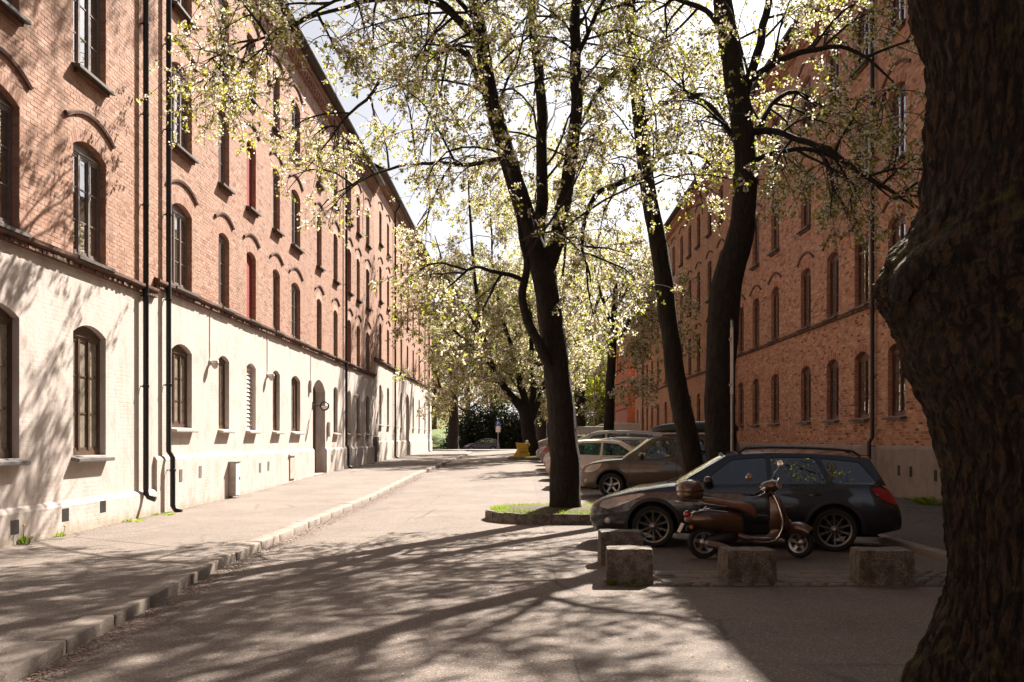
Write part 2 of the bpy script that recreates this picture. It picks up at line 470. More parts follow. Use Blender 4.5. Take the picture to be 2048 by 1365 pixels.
def mat_misc():
    M['frame_brown'] = plain('brown_window_paint', (0.095, 0.055, 0.036), 0.45, var=0.25, scale=12, bump=0.1)
    M['frame_red'] = plain('oxblood_window_paint', (0.075, 0.018, 0.014), 0.4, var=0.25, scale=12, bump=0.1)
    M['frame_grey'] = plain('grey_window_paint', (0.20, 0.165, 0.155), 0.45, var=0.2, scale=12)
    M['pane'] = glass('window_glass', (0.80, 0.82, 0.82), 2.1, extra=0.22, dust=0.09)
    M['pane_dusty'] = glass('dusty_window_glass', (0.80, 0.82, 0.82), 1.8, dust=0.42)
    M['car_glass'] = glass('car_glass', (0.16, 0.18, 0.19), 1.9, extra=0.05)
    M['car_glass_clear'] = glass('windscreen_glass', (0.55, 0.6, 0.58), 1.9)
    M['car_glass_teal'] = glass('teal_car_glass', (0.20, 0.42, 0.40), 1.6)
    M['curtain'] = plain('pale_curtain', (0.52, 0.46, 0.37), 0.9, var=0.1, scale=4)
    M['curtain_white'] = plain('white_curtain', (0.75, 0.73, 0.70), 0.9, var=0.05, scale=4)
    M['slate'] = plain('slate_sill', (0.085, 0.075, 0.07), 0.6, var=0.35, scale=8, bump=0.3)
    M['sill_white'] = plain('painted_sill', (0.50, 0.44, 0.39), 0.7, var=0.2, scale=5, bump=0.2)
    M['sill_grey'] = plain('zinc_sill', (0.16, 0.15, 0.15), 0.45, var=0.3, scale=5)
    M['black_iron'] = plain('black_painted_iron', (0.012, 0.011, 0.011), 0.42, var=0.4, scale=9, bump=0.15)
    M['roof'] = plain('dark_roof_tin', (0.05, 0.045, 0.045), 0.5, var=0.3, scale=2)
    M['door'] = plain('dark_green_door', (0.018, 0.016, 0.015), 0.4, var=0.3, scale=8)
    M['steel'] = plain('galvanised_steel', (0.33, 0.32, 0.30), 0.45, 0.6, var=0.2, scale=10)
    M['chrome'] = plain('chrome', (0.75, 0.74, 0.72), 0.12, 1.0, var=0.03)
    M['alloy'] = plain('alloy', (0.42, 0.41, 0.40), 0.3, 0.9, var=0.08)
    M['dark_alloy'] = plain('dark_machined_alloy', (0.20, 0.18, 0.165), 0.32, 0.85, var=0.1)
    M['rubber'] = plain('tyre_rubber', (0.016, 0.015, 0.014), 0.8, var=0.3, scale=20, bump=0.2)
    M['plastic'] = plain('black_plastic', (0.018, 0.017, 0.017), 0.55, var=0.2, scale=10)
    M['plastic_grey'] = plain('grey_plastic', (0.06, 0.055, 0.05), 0.6, var=0.2)
    M['interior'] = plain('dark_interior', (0.022, 0.021, 0.021), 0.85, var=0.2)
    M['interior_tan'] = plain('grey_seat_cloth', (0.06, 0.055, 0.05), 0.9, var=0.2)
    M['red_lens'] = plain('red_lens', (0.30, 0.008, 0.012), 0.12, var=0.1, coat=1.0)
    M['amber_lens'] = plain('amber_lens', (0.62, 0.14, 0.01), 0.15, var=0.05, coat=1.0)
    M['headlight'] = plain('headlight_lens', (0.46, 0.43, 0.41), 0.12, 0.3, var=0.15, scale=14, coat=1.0)
    M['plate_white'] = plain('plate_white', (0.7, 0.7, 0.68), 0.4, var=0.03)
    M['white_paint'] = plain('white_paint', (0.72, 0.68, 0.64), 0.5, var=0.05)
    M['sign_blue'] = plain('sign_blue', (0.02, 0.10, 0.42), 0.4, var=0.05)
    M['lamp_glass'] = plain('opal_glass', (0.55, 0.50, 0.44), 0.3, var=0.1, coat=0.5)
    M['bag'] = plain('yellow_bag_plastic', (0.62, 0.40, 0.03), 0.4, var=0.25, scale=7, bump=0.3)
    M['bag_ink'] = plain('dark_print', (0.03, 0.02, 0.015), 0.6)
    M['orange_cloth'] = plain('orange_plastic', (0.65, 0.25, 0.14), 0.5)
    def paint(name, col, metal=0.35, rough=0.3, dirt=0.16):
        t = NT(name); c = t.coords()
        dust = t.noise(1.7, 7, 0.7, c)
        t.color(t.mix(t.ramp(dust, [(0.45, (0, 0, 0)), (0.8, (dirt, dirt, dirt))]), (*col, 1), (0.30, 0.26, 0.21)))
        t.link(t.ramp(dust, [(0.35, (rough, rough, rough)), (0.8, (rough + 0.15,) * 3)]), t.bsdf.inputs['Roughness'])
        t.set(Metallic=metal, Coat__Weight=1.0, Coat__Roughness=0.03)
        return t.mat
    M['p_black'] = paint('black_car_paint', (0.005, 0.005, 0.007), 0.0, 0.25, 0.012)
    M['p_gold'] = paint('bronze_car_paint', (0.095, 0.064, 0.038))
    M['p_white'] = paint('white_car_paint', (0.70, 0.64, 0.58), 0.0, 0.35)
    M['p_silver'] = paint('silver_car_paint', (0.44, 0.41, 0.42), 0.5)
    M['p_grey'] = paint('grey_car_paint', (0.12, 0.115, 0.125), 0.4)
    M['p_beige'] = paint('champagne_car_paint', (0.36, 0.29, 0.23), 0.4)
    M['p_red'] = paint('plum_car_paint', (0.14, 0.05, 0.055), 0.3)
    M['p_blue'] = paint('navy_car_paint', (0.03, 0.04, 0.085), 0.4)
    M['p_brown'] = paint('brown_scooter_paint', (0.105, 0.047, 0.021), 0.5, 0.26)
    M['leather'] = plain('tan_seat_vinyl', (0.22, 0.105, 0.06), 0.5, var=0.12, scale=20, bump=0.1)
    M['box_black'] = plain('matt_black_shell', (0.02, 0.019, 0.02), 0.4, var=0.2, scale=5)
    # vegetation
    G = [(0.0, (0.045, 0.06, 0.010)), (0.4, (0.095, 0.115, 0.020)), (0.8, (0.15, 0.155, 0.028)), (1.0, (0.18, 0.13, 0.035))]
    M['leaf'] = leaf_mat('young_cherry_leaf', G, (3.5, 3.3, 2.3), 0.62)
    M['blossom'] = leaf_mat('cherry_blossom', [(0.0, (0.70, 0.63, 0.54)), (1.0, (0.84, 0.80, 0.73))], (1.08, 1.06, 0.99), 0.62, 0.7)
    M['leaf_dark'] = leaf_mat('evergreen_leaf', [(0.0, (0.012, 0.018, 0.006)), (0.7, (0.028, 0.042, 0.011)), (1.0, (0.07, 0.085, 0.018))], (1.6, 1.6, 0.8), 0.25)
    M['leaf_rust'] = leaf_mat('budding_leaf', [(0.0, (0.11, 0.06, 0.025)), (0.6, (0.16, 0.09, 0.035)), (1.0, (0.14, 0.12, 0.03))], (2.2, 2.0, 1.2), 0.5)
    M['grass'] = leaf_mat('grass_blade', [(0.0, (0.05, 0.085, 0.010)), (0.75, (0.10, 0.15, 0.016)), (1.0, (0.19, 0.17, 0.05))], (3.2, 3.4, 1.2), 0.5)
    M['petal_litter'] = leaf_mat('dry_litter', [(0.0, (0.07, 0.035, 0.02)), (0.6, (0.17, 0.085, 0.05)), (1.0, (0.38, 0.27, 0.21))], (0.5, 0.5, 0.5), 0.1)
    M['dandelion'] = plain('dandelion_yellow', (0.75, 0.5, 0.02), 0.7)
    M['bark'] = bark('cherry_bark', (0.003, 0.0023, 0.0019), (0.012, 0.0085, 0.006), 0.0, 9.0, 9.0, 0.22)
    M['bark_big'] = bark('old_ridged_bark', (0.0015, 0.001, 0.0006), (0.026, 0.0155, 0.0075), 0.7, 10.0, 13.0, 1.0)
    M['bark_far'] = bark('brown_bark', (0.035, 0.022, 0.017), (0.08, 0.052, 0.04), 0.0, 5.0, 3.0, 0.4)
    M['twig'] = plain('twig', (0.022, 0.016, 0.012), 0.9, var=0.3)


mat_bricks(); mat_walls(); mat_ground(); mat_misc()


# ------------------------------------------------------------------ lie of the land
_GP = [(-50, -0.1), (0, 0.0), (18, 0.0), (28, 0.06), (39, 0.27), (60, 0.45), (80, 0.55), (97, 0.66), (108, 0.42), (118, 0.14), (130, 0.10), (160, 0.6), (400, 6.0)]


def gz(y):
    return float(np.interp(y, [p[0] for p in _GP], [p[1] for p in _GP]))


_KX = [(-20, -2.6), (4, -3.50), (7, -3.67), (9.7, -3.87), (14, -4.17), (19, -4.25), (33, -4.2), (80, -4.15), (84, -4.3), (90, -5.6), (94, -8.0)]


def kerb_x(y):
    return float(np.interp(y, [p[0] for p in _KX], [p[1] for p in _KX]))


def road_z(x, y):
    k = min(1.0, max(0.0, (x + 4.2) / 3.7))
    return gz(y) - 0.115 * (1 - k)
# ================================================================== ground
def sheet(name, xs_fn, ys, z_fn, nx, mat, kind='structure'):
    v, f = [], []
    for y in ys:
        x0, x1 = xs_fn(y)
        for i in range(nx + 1):
            x = x0 + (x1 - x0) * i / nx
            v.append((x, y, z_fn(x, y)))
    for j in range(len(ys) - 1):
        for i in range(nx):
            a = j * (nx + 1) + i
            f.append((a, a + 1, a + nx + 2, a + nx + 1))
    me = np_mesh(name, v, f, mat, smooth=True)
    return tag(link(name, me), kind=kind)


def far_hill(x, y):
    k = min(1, max(0, (y - 126) / 45.0)); k = k * k * (3 - 2 * k)
    s = min(1, max(0, (-x - 3) / 14.0))
    return k * (1.0 + 6.0 * s)


YS = [-60, -30, -15] + [float(v) for v in range(-10, 180, 3)] + [200, 240, 300, 400, 600, 900]
sheet('ground', lambda y: (-400, 400), YS, lambda x, y: gz(y) - 0.25 + far_hill(x, y), 80, M['terrain'])
RY = [float(v) for v in np.arange(-12, 92.1, 2.0)]
sheet('road', lambda y: (kerb_x(y) - 0.02, 5.72), RY, road_z, 12, M['road'])
sheet('cross_street', lambda y: (-70, 70), [92.0, 94, 97, 100, 104, 108, 112, 116, 120], lambda x, y: gz(y) - 0.004, 20, M['road'])
sheet('left_pavement', lambda y: (-8.6, kerb_x(y) - 0.24), RY[:51], lambda x, y: gz(y) + 0.012 * (x + 8) / -4.0 + 0.01, 4, M['pave'])
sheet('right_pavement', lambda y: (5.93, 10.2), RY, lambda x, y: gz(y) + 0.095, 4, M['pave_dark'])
sheet('park_lawn', lambda y: (-60, -4.5), [float(v) for v in np.arange(124.5, 171, 3)], lambda x, y: gz(y) - 0.05 + far_hill(x, y) + 0.2 * (mnoise.noise((x * .3, y * .3, 0))), 30, M['lawn'])


def stone_mesh(name, l, w, h, seed, mat, bev=0.02, rough=0.012, nx=5):
    """a dressed stone: a box with eased edges and an uneven surface, its origin at the bottom centre"""
    rnd = random.Random(seed)
    mb = MB()
    xs = [-l / 2, -l / 2 + bev] + [-l / 2 + bev + (l - 2 * bev) * i / nx for i in range(1, nx)] + [l / 2 - bev, l / 2]
    rings = []
    for i, x in enumerate(xs):
        e = bev if i in (0, len(xs) - 1) else 0.0
        j = lambda: rnd.uniform(-rough, rough)
        rings.append([(x, -w / 2 + e + j() * .6, 0), (x, -w / 2 + e + j(), h * .5), (x, -w / 2 + e + j(), h - bev), (x, -w / 2 + bev + e, h - e + j() * .6), (x, 0, h - e + j()),
                      (x, w / 2 - bev - e, h - e + j() * .6), (x, w / 2 - e + j(), h - bev), (x, w / 2 - e + j(), h * .5), (x, w / 2 - e, 0)])
    mb.loft(rings, True)
    return mb.mesh(name, mat, True, 50)


def kerb_run(root, xfn, y0, y1, w, h, seed, inner, zfn):
    rnd = random.Random(seed)
    kinds = [stone_mesh('kerb_stone', 1.0, w, h, seed + k, M['granite'], 0.012, 0.004) for k in range(5)]
    y = y0
    while y < y1:
        l = rnd.uniform(1.1, 1.7)
        ym = y + l / 2; x = xfn(ym) + inner
        a = math.atan2(1.0, (xfn(ym + .5) - xfn(ym - .5)))
        fl = rnd.random() < .5; sl = math.atan((zfn(ym + .5) - zfn(ym - .5)))
        link('kerb_stone', rnd.choice(kinds), root, (x + rnd.uniform(-.004, .004), ym, zfn(ym) - h + rnd.uniform(-.004, .003)), (0, sl if fl else -sl, a + (PI if fl else 0)), ((l - 0.008), 1, 1))
        y += l


kerb = empty('left_kerb', (0, 0, 0), kind='structure')
kerb_run(kerb, kerb_x, 2.5, 90, 0.27, 0.30, 5, -0.125, lambda y: gz(y) + 0.012)
kerb_r = empty('right_kerb', (0, 0, 0), kind='structure')
kerb_run(kerb_r, lambda y: 5.72, 9.0, 60, 0.22, 0.28, 25, 0.11, lambda y: gz(y) + 0.10)

# paving strip behind the granite blocks: slabs, a row of edging setts, cobbles at its end
pav = empty('paving_strip', (0, 0, 0), kind='structure')
bed = MB().box(1.45, 5.6, 11.28, 12.55, -0.12, 0.004); bed.build('paving_bed', M['soil'], pav)
rnd = random.Random(3)
slabm = [stone_mesh('paving_slab', 0.44, 0.335, 0.08, 40 + k, M['slab'], 0.012, 0.003, 3) for k in range(3)]
for r in range(3):
    x = 1.62 + (0.22 if r % 2 else 0)
    while x < 4.15:
        link('paving_slab', rnd.choice(slabm), pav, (x + .22, 11.66 + r * 0.345, -0.058 + rnd.uniform(-.004, .004)), (rnd.uniform(-.008, .008), rnd.uniform(-.008, .008), rnd.uniform(-.01, .01)))
        x += 0.452
settm = [stone_mesh('edging_sett', 0.2, 0.13, 0.1, 60 + k, M['cobble'], 0.025, 0.006, 3) for k in range(3)]
x = 1.5
while x < 4.2:
    l = rnd.uniform(.85, 1.15)
    link('edging_sett', rnd.choice(settm), pav, (x + .1 * l, 11.38 + rnd.uniform(-.02, .02), -0.075 + rnd.uniform(-.008, .008)), (0, 0, rnd.uniform(-.08, .08)), (l, 1, 1))
    x += 0.22 * l
cobm = [stone_mesh('cobblestone', 0.17, 0.12, 0.1, 80 + k, M['cobble'], 0.03, 0.008, 3) for k in range(4)]
for j in range(9):
    for i in range(8):
        link('cobblestone', rnd.choice(cobm), pav, (4.3 + i * .185 + (.09 if j % 2 else 0) + rnd.uniform(-.012, .012), 11.38 + j * .137 + rnd.uniform(-.01, .01), -.062 + rnd.uniform(-.012, .012)),
             (rnd.uniform(-.05, .05), rnd.uniform(-.05, .05), rnd.uniform(-.08, .08)))


# ================================================================== buildings
# local frame of a facade: x along the wall, -y out into the street, z up
def arc_pts(u, w, zs, rise, n=8, grow=0.0):
    Rr = (w * w / 4 + rise * rise) / (2 * rise); cz = zs + rise - Rr
    a0 = math.asin(min(1, (w / 2) / Rr))
    return [(u + (Rr + grow) * math.sin(-a0 + 2 * a0 * k / n), cz + (Rr + grow) * math.cos(-a0 + 2 * a0 * k / n)) for k in range(n + 1)]


class Op:
    def __init__(s, u, w, z0, zt, rise, kind='window', depth=0.26):
        s.u, s.w, s.z0, s.zt, s.rise, s.kind, s.depth = u, w, z0, zt, rise, kind, depth
        s.zs = zt - rise; s.u0 = u - w / 2; s.u1 = u + w / 2
        s.arc = arc_pts(u, w, s.zs, rise)


def wall_strip(mb, u0, u1, z0, z1, ops, y=0.0, m=0, mr=0):
    ops = sorted(ops, key=lambda o: o.u0)
    def rect(a, b, c, d):
        if b - a > 1e-5 and d - c > 1e-5: mb.add([(a, y, c), (b, y, c), (b, y, d), (a, y, d)], [(0, 1, 2, 3)], m)
    p = u0
    for o in ops:
        rect(p, o.u0, z0, z1)
        rect(o.u0, o.u1, z0, o.z0)
        for (a, za), (b, zb) in zip(o.arc[:-1], o.arc[1:]):
            mb.add([(a, y, za), (b, y, zb), (b, y, z1), (a, y, z1)], [(0, 1, 2, 3)], m)
        out = [(o.u0, max(o.z0, z0))] + o.arc + [(o.u1, max(o.z0, z0))]
        n = len(out)
        v = [(a, y, b) for a, b in out] + [(a, y + o.depth, b) for a, b in out]
        mb.add(v, [(i, (i + 1) % n, (i + 1) % n + n, i + n) for i in range(n)], mr)
        p = o.u1
    rect(p, u1, z0, z1)


def half_open(o, z, ring):
    """half width of the opening at height z, with the ring of arch bricks round its head"""
    if z < o.z0 or z > o.zt + ring: return 0.0
    if z <= o.zs: return o.w / 2
    Rr = (o.w ** 2 / 4 + o.rise ** 2) / (2 * o.rise) + ring; cz = o.zt - (Rr - ring)
    d = Rr * Rr - (z - cz) ** 2
    return min(math.sqrt(d), o.w / 2 + ring * .35) if d > 0 else 0.0


BRL, BRH, BJ = 0.230, 0.067, 0.010


def brick_list(u0, u1, z0, z1, ops, ring, seed):
    rnd = np.random.default_rng(seed); out = []
    ph = BRH + BJ; pl = BRL + BJ; k = 0; z = z0
    while z + BRH <= z1 + 1e-6:
        cut = []
        for o in ops:
            h = max(half_open(o, z + BRH * .5, ring), 0)
            if h > 0: cut.append((o.u - h, o.u + h))
        x = u0 - (pl / 2 if k % 2 else 0)
        while x < u1:
            segs = [(max(x, u0), min(x + BRL, u1))]
            for a, b in cut:
                ns = []
                for p, q in segs:
                    if b <= p or a >= q: ns.append((p, q)); continue
                    if a - p > .03: ns.append((p, a - .004))
                    if q - b > .03: ns.append((b + .004, q))
                segs = ns
            for p, q in segs:
                if q - p > .03: out.append((p, q, z, z + BRH))
            x += pl
        z += ph; k += 1
    return out


def brick_mesh(name, bl, mat, seed, proud=0.0028):
    rnd = np.random.default_rng(seed)
    b = np.array(bl); n = len(b)
    if n == 0: return None
    ja = rnd.uniform(-.0035, .0035, (n, 4)); jy = proud + rnd.normal(0, .0008, n); ty = np.clip(rnd.normal(0, .0007, (n, 2)), -.001, .001)
    u0, u1, z0, z1 = (b[:, i] + ja[:, i] for i in range(4))
    e = .003
    V = np.zeros((n, 8, 3))
    for i, (uu, zz, su, sz) in enumerate(((u0, z0, 1, 1), (u1, z0, -1, 1), (u1, z1, -1, -1), (u0, z1, 1, -1))):
        V[:, i, 0] = uu; V[:, i, 1] = .004; V[:, i, 2] = zz
        V[:, i + 4, 0] = uu + su * e; V[:, i + 4, 1] = -(jy + ty[:, 0] * -su + ty[:, 1] * -sz); V[:, i + 4, 2] = zz + sz * e
    F = np.array([[4, 5, 6, 7], [0, 1, 5, 4], [1, 2, 6, 5], [2, 3, 7, 6], [3, 0, 4, 7]])
    F = (np.arange(n)[:, None, None] * 8 + F[None]).reshape(-1, 4)
    col = np.clip(rnd.beta(2.2, 1.9, n) - (rnd.random(n) < .07) * .5, 0, 1)
    return np_mesh(name, V.reshape(-1, 3), F, mat, attr=np.repeat(col, 8))


_BK = {}


def one_brick(root, p, q, z0, z1, mat, rnd, proud=0.007):
    full = q - p > BRL - .01
    key = (mat.name, full, rnd.randrange(9 if full else 4))
    if key not in _BK:
        l = BRL if full else 1.0
        me = brick_mesh('brick', [(-l / 2, l / 2, 0, BRH)], mat, 900 + key[2] * 7 + (0 if full else 100))
        me.attributes['rnd'].data.foreach_set('value', [min(.98, .08 + .9 * (key[2] + .5) / (9 if full else 4))] * 8)
        _BK[key] = me
    return link('brick', _BK[key], root, ((p + q) / 2, rnd.uniform(-.0008, .0008), z0 + rnd.uniform(-.002, .002)), (0, 0, rnd.uniform(-.004, .004)), None if full else (q - p, 1, 1))


_WM = {}


def window_meshes(w, hs, rise, cols, rows, mat, far, pane='pane'):
    key = (round(w, 3), round(hs, 3), round(rise, 3), cols, rows, mat.name, far, pane)
    if key in _WM: return _WM[key]
    mb = MB(); t = 0.065; d = 0.07
    mb.box(-w / 2, -w / 2 + t, 0, d, 0, hs); mb.box(w / 2 - t, w / 2, 0, d, 0, hs)
    mb.box(-w / 2 + t, w / 2 - t, .002, d, 0, .10); mb.box(-w / 2 + t, w / 2 - t, .002, d, hs - .09, hs - .001)
    arc = arc_pts(0, w, hs, rise)
    n = len(arc)
    v = [(a, .012, b) for a, b in arc] + [(a, .05, b) for a, b in arc]
    mb.add(v, [tuple(range(n - 1, -1, -1))] + [(i, i + 1, i + 1 + n, i + n) for i in range(n - 1)] + [(n - 1, 0, n, 2 * n - 1)])
    mb.box(-w / 2 + .02, w / 2 - .02, -.018, .02, hs - .05, hs - .01)     # head bead
    iw = w - 2 * t; cw = iw / cols; ih = hs - .19; rh = ih / rows
    for c in range(1, cols): mb.box(-w / 2 + t + cw * c - .035, -w / 2 + t + cw * c + .035, -.006, d - .004, .10, hs - .09)
    for c in range(cols):
        x0 = -w / 2 + t + cw * c + (.035 if c else 0); x1 = -w / 2 + t + cw * (c + 1) - (.035 if c < cols - 1 else 0)
        mb.box(x0, x0 + .03, .012, .055, .10, hs - .09); mb.box(x1 - .03, x1, .012, .055, .10, hs - .09)
        mb.box(x0 + .03, x1 - .03, .014, .053, .10, .15); mb.box(x0 + .03, x1 - .03, .014, .053, hs - .13, hs - .09)
        for r in range(1, rows): mb.box(x0 + .03, x1 - .03, .018, .045, .10 + rh * r - .013, .10 + rh * r + .013)
    fr = mb.mesh('window', mat)
    if far:
        pm = MB().add([(-w / 2 + t, .035, .1), (w / 2 - t, .035, .1), (w / 2 - t, .035, hs - .09), (-w / 2 + t, .035, hs - .09)], [(0, 1, 2, 3)]).mesh('pane', M[pane])
        pos = [(0, 0, 0)]
    else:
        pm = MB().add([(-cw / 2 + .03, 0, -rh / 2), (cw / 2 - .03, 0, -rh / 2), (cw / 2 - .03, 0, rh / 2), (-cw / 2 + .03, 0, rh / 2)], [(0, 1, 2, 3)]).mesh('pane', M[pane])
        pos = [(-w / 2 + t + cw * (c + .5), .032, .10 + rh * (r + .5)) for c in range(cols) for r in range(rows)]
    _WM[key] = (fr, pm, pos)
    return _WM[key]


def curtain_mesh(w, h, mat, side, rnd):
    """drawn cloth with folds; side 0: across the whole window, 1: two side curtains, 2: lower half only"""
    mb = MB()
    def cloth(a, b, z0, z1):
        n = max(6, int((b - a) / .03)); top, bot = [], []
        ph = rnd.uniform(0, 6)
        for i in range(n + 1):
            x = a + (b - a) * i / n
            yy = .025 * math.sin(x * 48 + ph) + .012 * math.sin(x * 21 + 1)
            top.append((x, yy * .6, z1)); bot.append((x + .01 * math.sin(x * 9 + ph), yy, z0))
        mb.loft([bot, top], False)
    if side == 0: cloth(-w / 2 + .05, w / 2 - .05, .1, h - .08)
    elif side == 1: cloth(-w / 2 + .05, -w / 2 + .05 + w * .28, .1, h - .08); cloth(w / 2 - .05 - w * .28, w / 2 - .05, .1, h - .08)
    else: cloth(-w / 2 + .05, w / 2 - .05, .1, h * .52)
    return mb.mesh('curtain', mat, True, 80)


_SM = {}


def sill_mesh(w, out, th, slope, mat, lip=.0):
    key = (round(w, 2), out, th, mat.name)
    if key not in _SM:
        mb = MB(); a = w / 2 + .07
        pr = [(.12, 0), (-out, -slope), (-out, -slope - th), (-out + .03, -slope - th - lip), (.12, -th)]
        mb.loft([[(x, y, z) for y, z in pr] for x in (-a, -a + .01, a - .01, a)], True)
        _SM[key] = mb.mesh('sill', mat)
    return _SM[key]


def arc_bar(u, w, zs, rise, lift, th, out, n=14, ends=0.06):
    """curved moulding that follows a window head"""
    mb = MB(); a = arc_pts(u, w + .22, zs, rise + .03, n, lift); b = arc_pts(u, w + .22, zs, rise + .03, n, lift + th)
    if ends:
        a = [(a[0][0] - ends, a[0][1])] + a + [(a[-1][0] + ends, a[-1][1])]; b = [(b[0][0] - ends, a[0][1] + th)] + b + [(b[-1][0] + ends, a[-1][1] + th)]
    rings = [[(p[0], .002, p[1]), (p[0], -out * .75, p[1]), (q[0], -out, q[1] - .02), (q[0], -out * .9, q[1]), (q[0], .002, q[1])] for p, q in zip(a, b)]
    mb.loft(rings, True)
    return mb


def arch_ring(u, w, zs, rise, ring, seed):
    """the wedge bricks round a window head, each its own block"""
    rnd = random.Random(seed); n = max(9, int(w / .078)) | 1
    a = arc_pts(u, w, zs, rise, n, 0.0); b = arc_pts(u, w, zs, rise, n, ring)
    V, F, A = [], [], []
    for i in range(n):
        g = .06
        p0 = [a[i][k] * (1 - g) + a[i + 1][k] * g for k in (0, 1)]; p1 = [a[i][k] * g + a[i + 1][k] * (1 - g) for k in (0, 1)]
        q0 = [b[i][k] * (1 - g) + b[i + 1][k] * g for k in (0, 1)]; q1 = [b[i][k] * g + b[i + 1][k] * (1 - g) for k in (0, 1)]
        yy = -.003 + rnd.uniform(-.001, .001); k = len(V); c = rnd.uniform(.05, .75)
        V += [(p0[0], .004, p0[1]), (p1[0], .004, p1[1]), (q1[0], .004, q1[1]), (q0[0], .004, q0[1]), (p0[0], yy, p0[1]), (p1[0], yy, p1[1]), (q1[0], yy, q1[1]), (q0[0], yy, q0[1])]
        F += [tuple(k + j for j in f) for f in ((4, 5, 6, 7), (0, 1, 5, 4), (1, 2, 6, 5), (2, 3, 7, 6), (3, 0, 4, 7))]; A += [c] * 8
    return V, F, A


def pipe(root, u, z_top, z_bot, out=.11, r=.058, kick=True, jog=None):
    mb = MB(); p = [(u, -out - .3, z_top + .02), (u, -out - .25, z_top - .1), (u, -out, z_top - .5)]
    if jog: p += [(u, -out, jog + .14), (u, -out - .09, jog), (u, -out - .09, z_bot + .25)]; o2 = out + .09
    else: p += [(u, -out, z_bot + .25)]; o2 = out
    if kick: p += [(u + .0, -o2, z_bot + .12), (u, -o2 - .06, z_bot + .03), (u, -o2 - .2, z_bot - .02)]
    mb.tube(p, r, 10)
    z = z_top - 1.0
    while z > z_bot + .5:
        mb.lathe([(r + .002, -.03), (r + .012, -.025), (r + .012, .025), (r + .002, .03)], (u, -out if not (jog and z < jog) else -out - .09, z), 'z', 10)
        mb.box(u - .012, u + .012, -out, .01, z - .012, z + .012)
        z -= 1.9
    return mb.build('downpipe', M['black_iron'], root, True, 45)


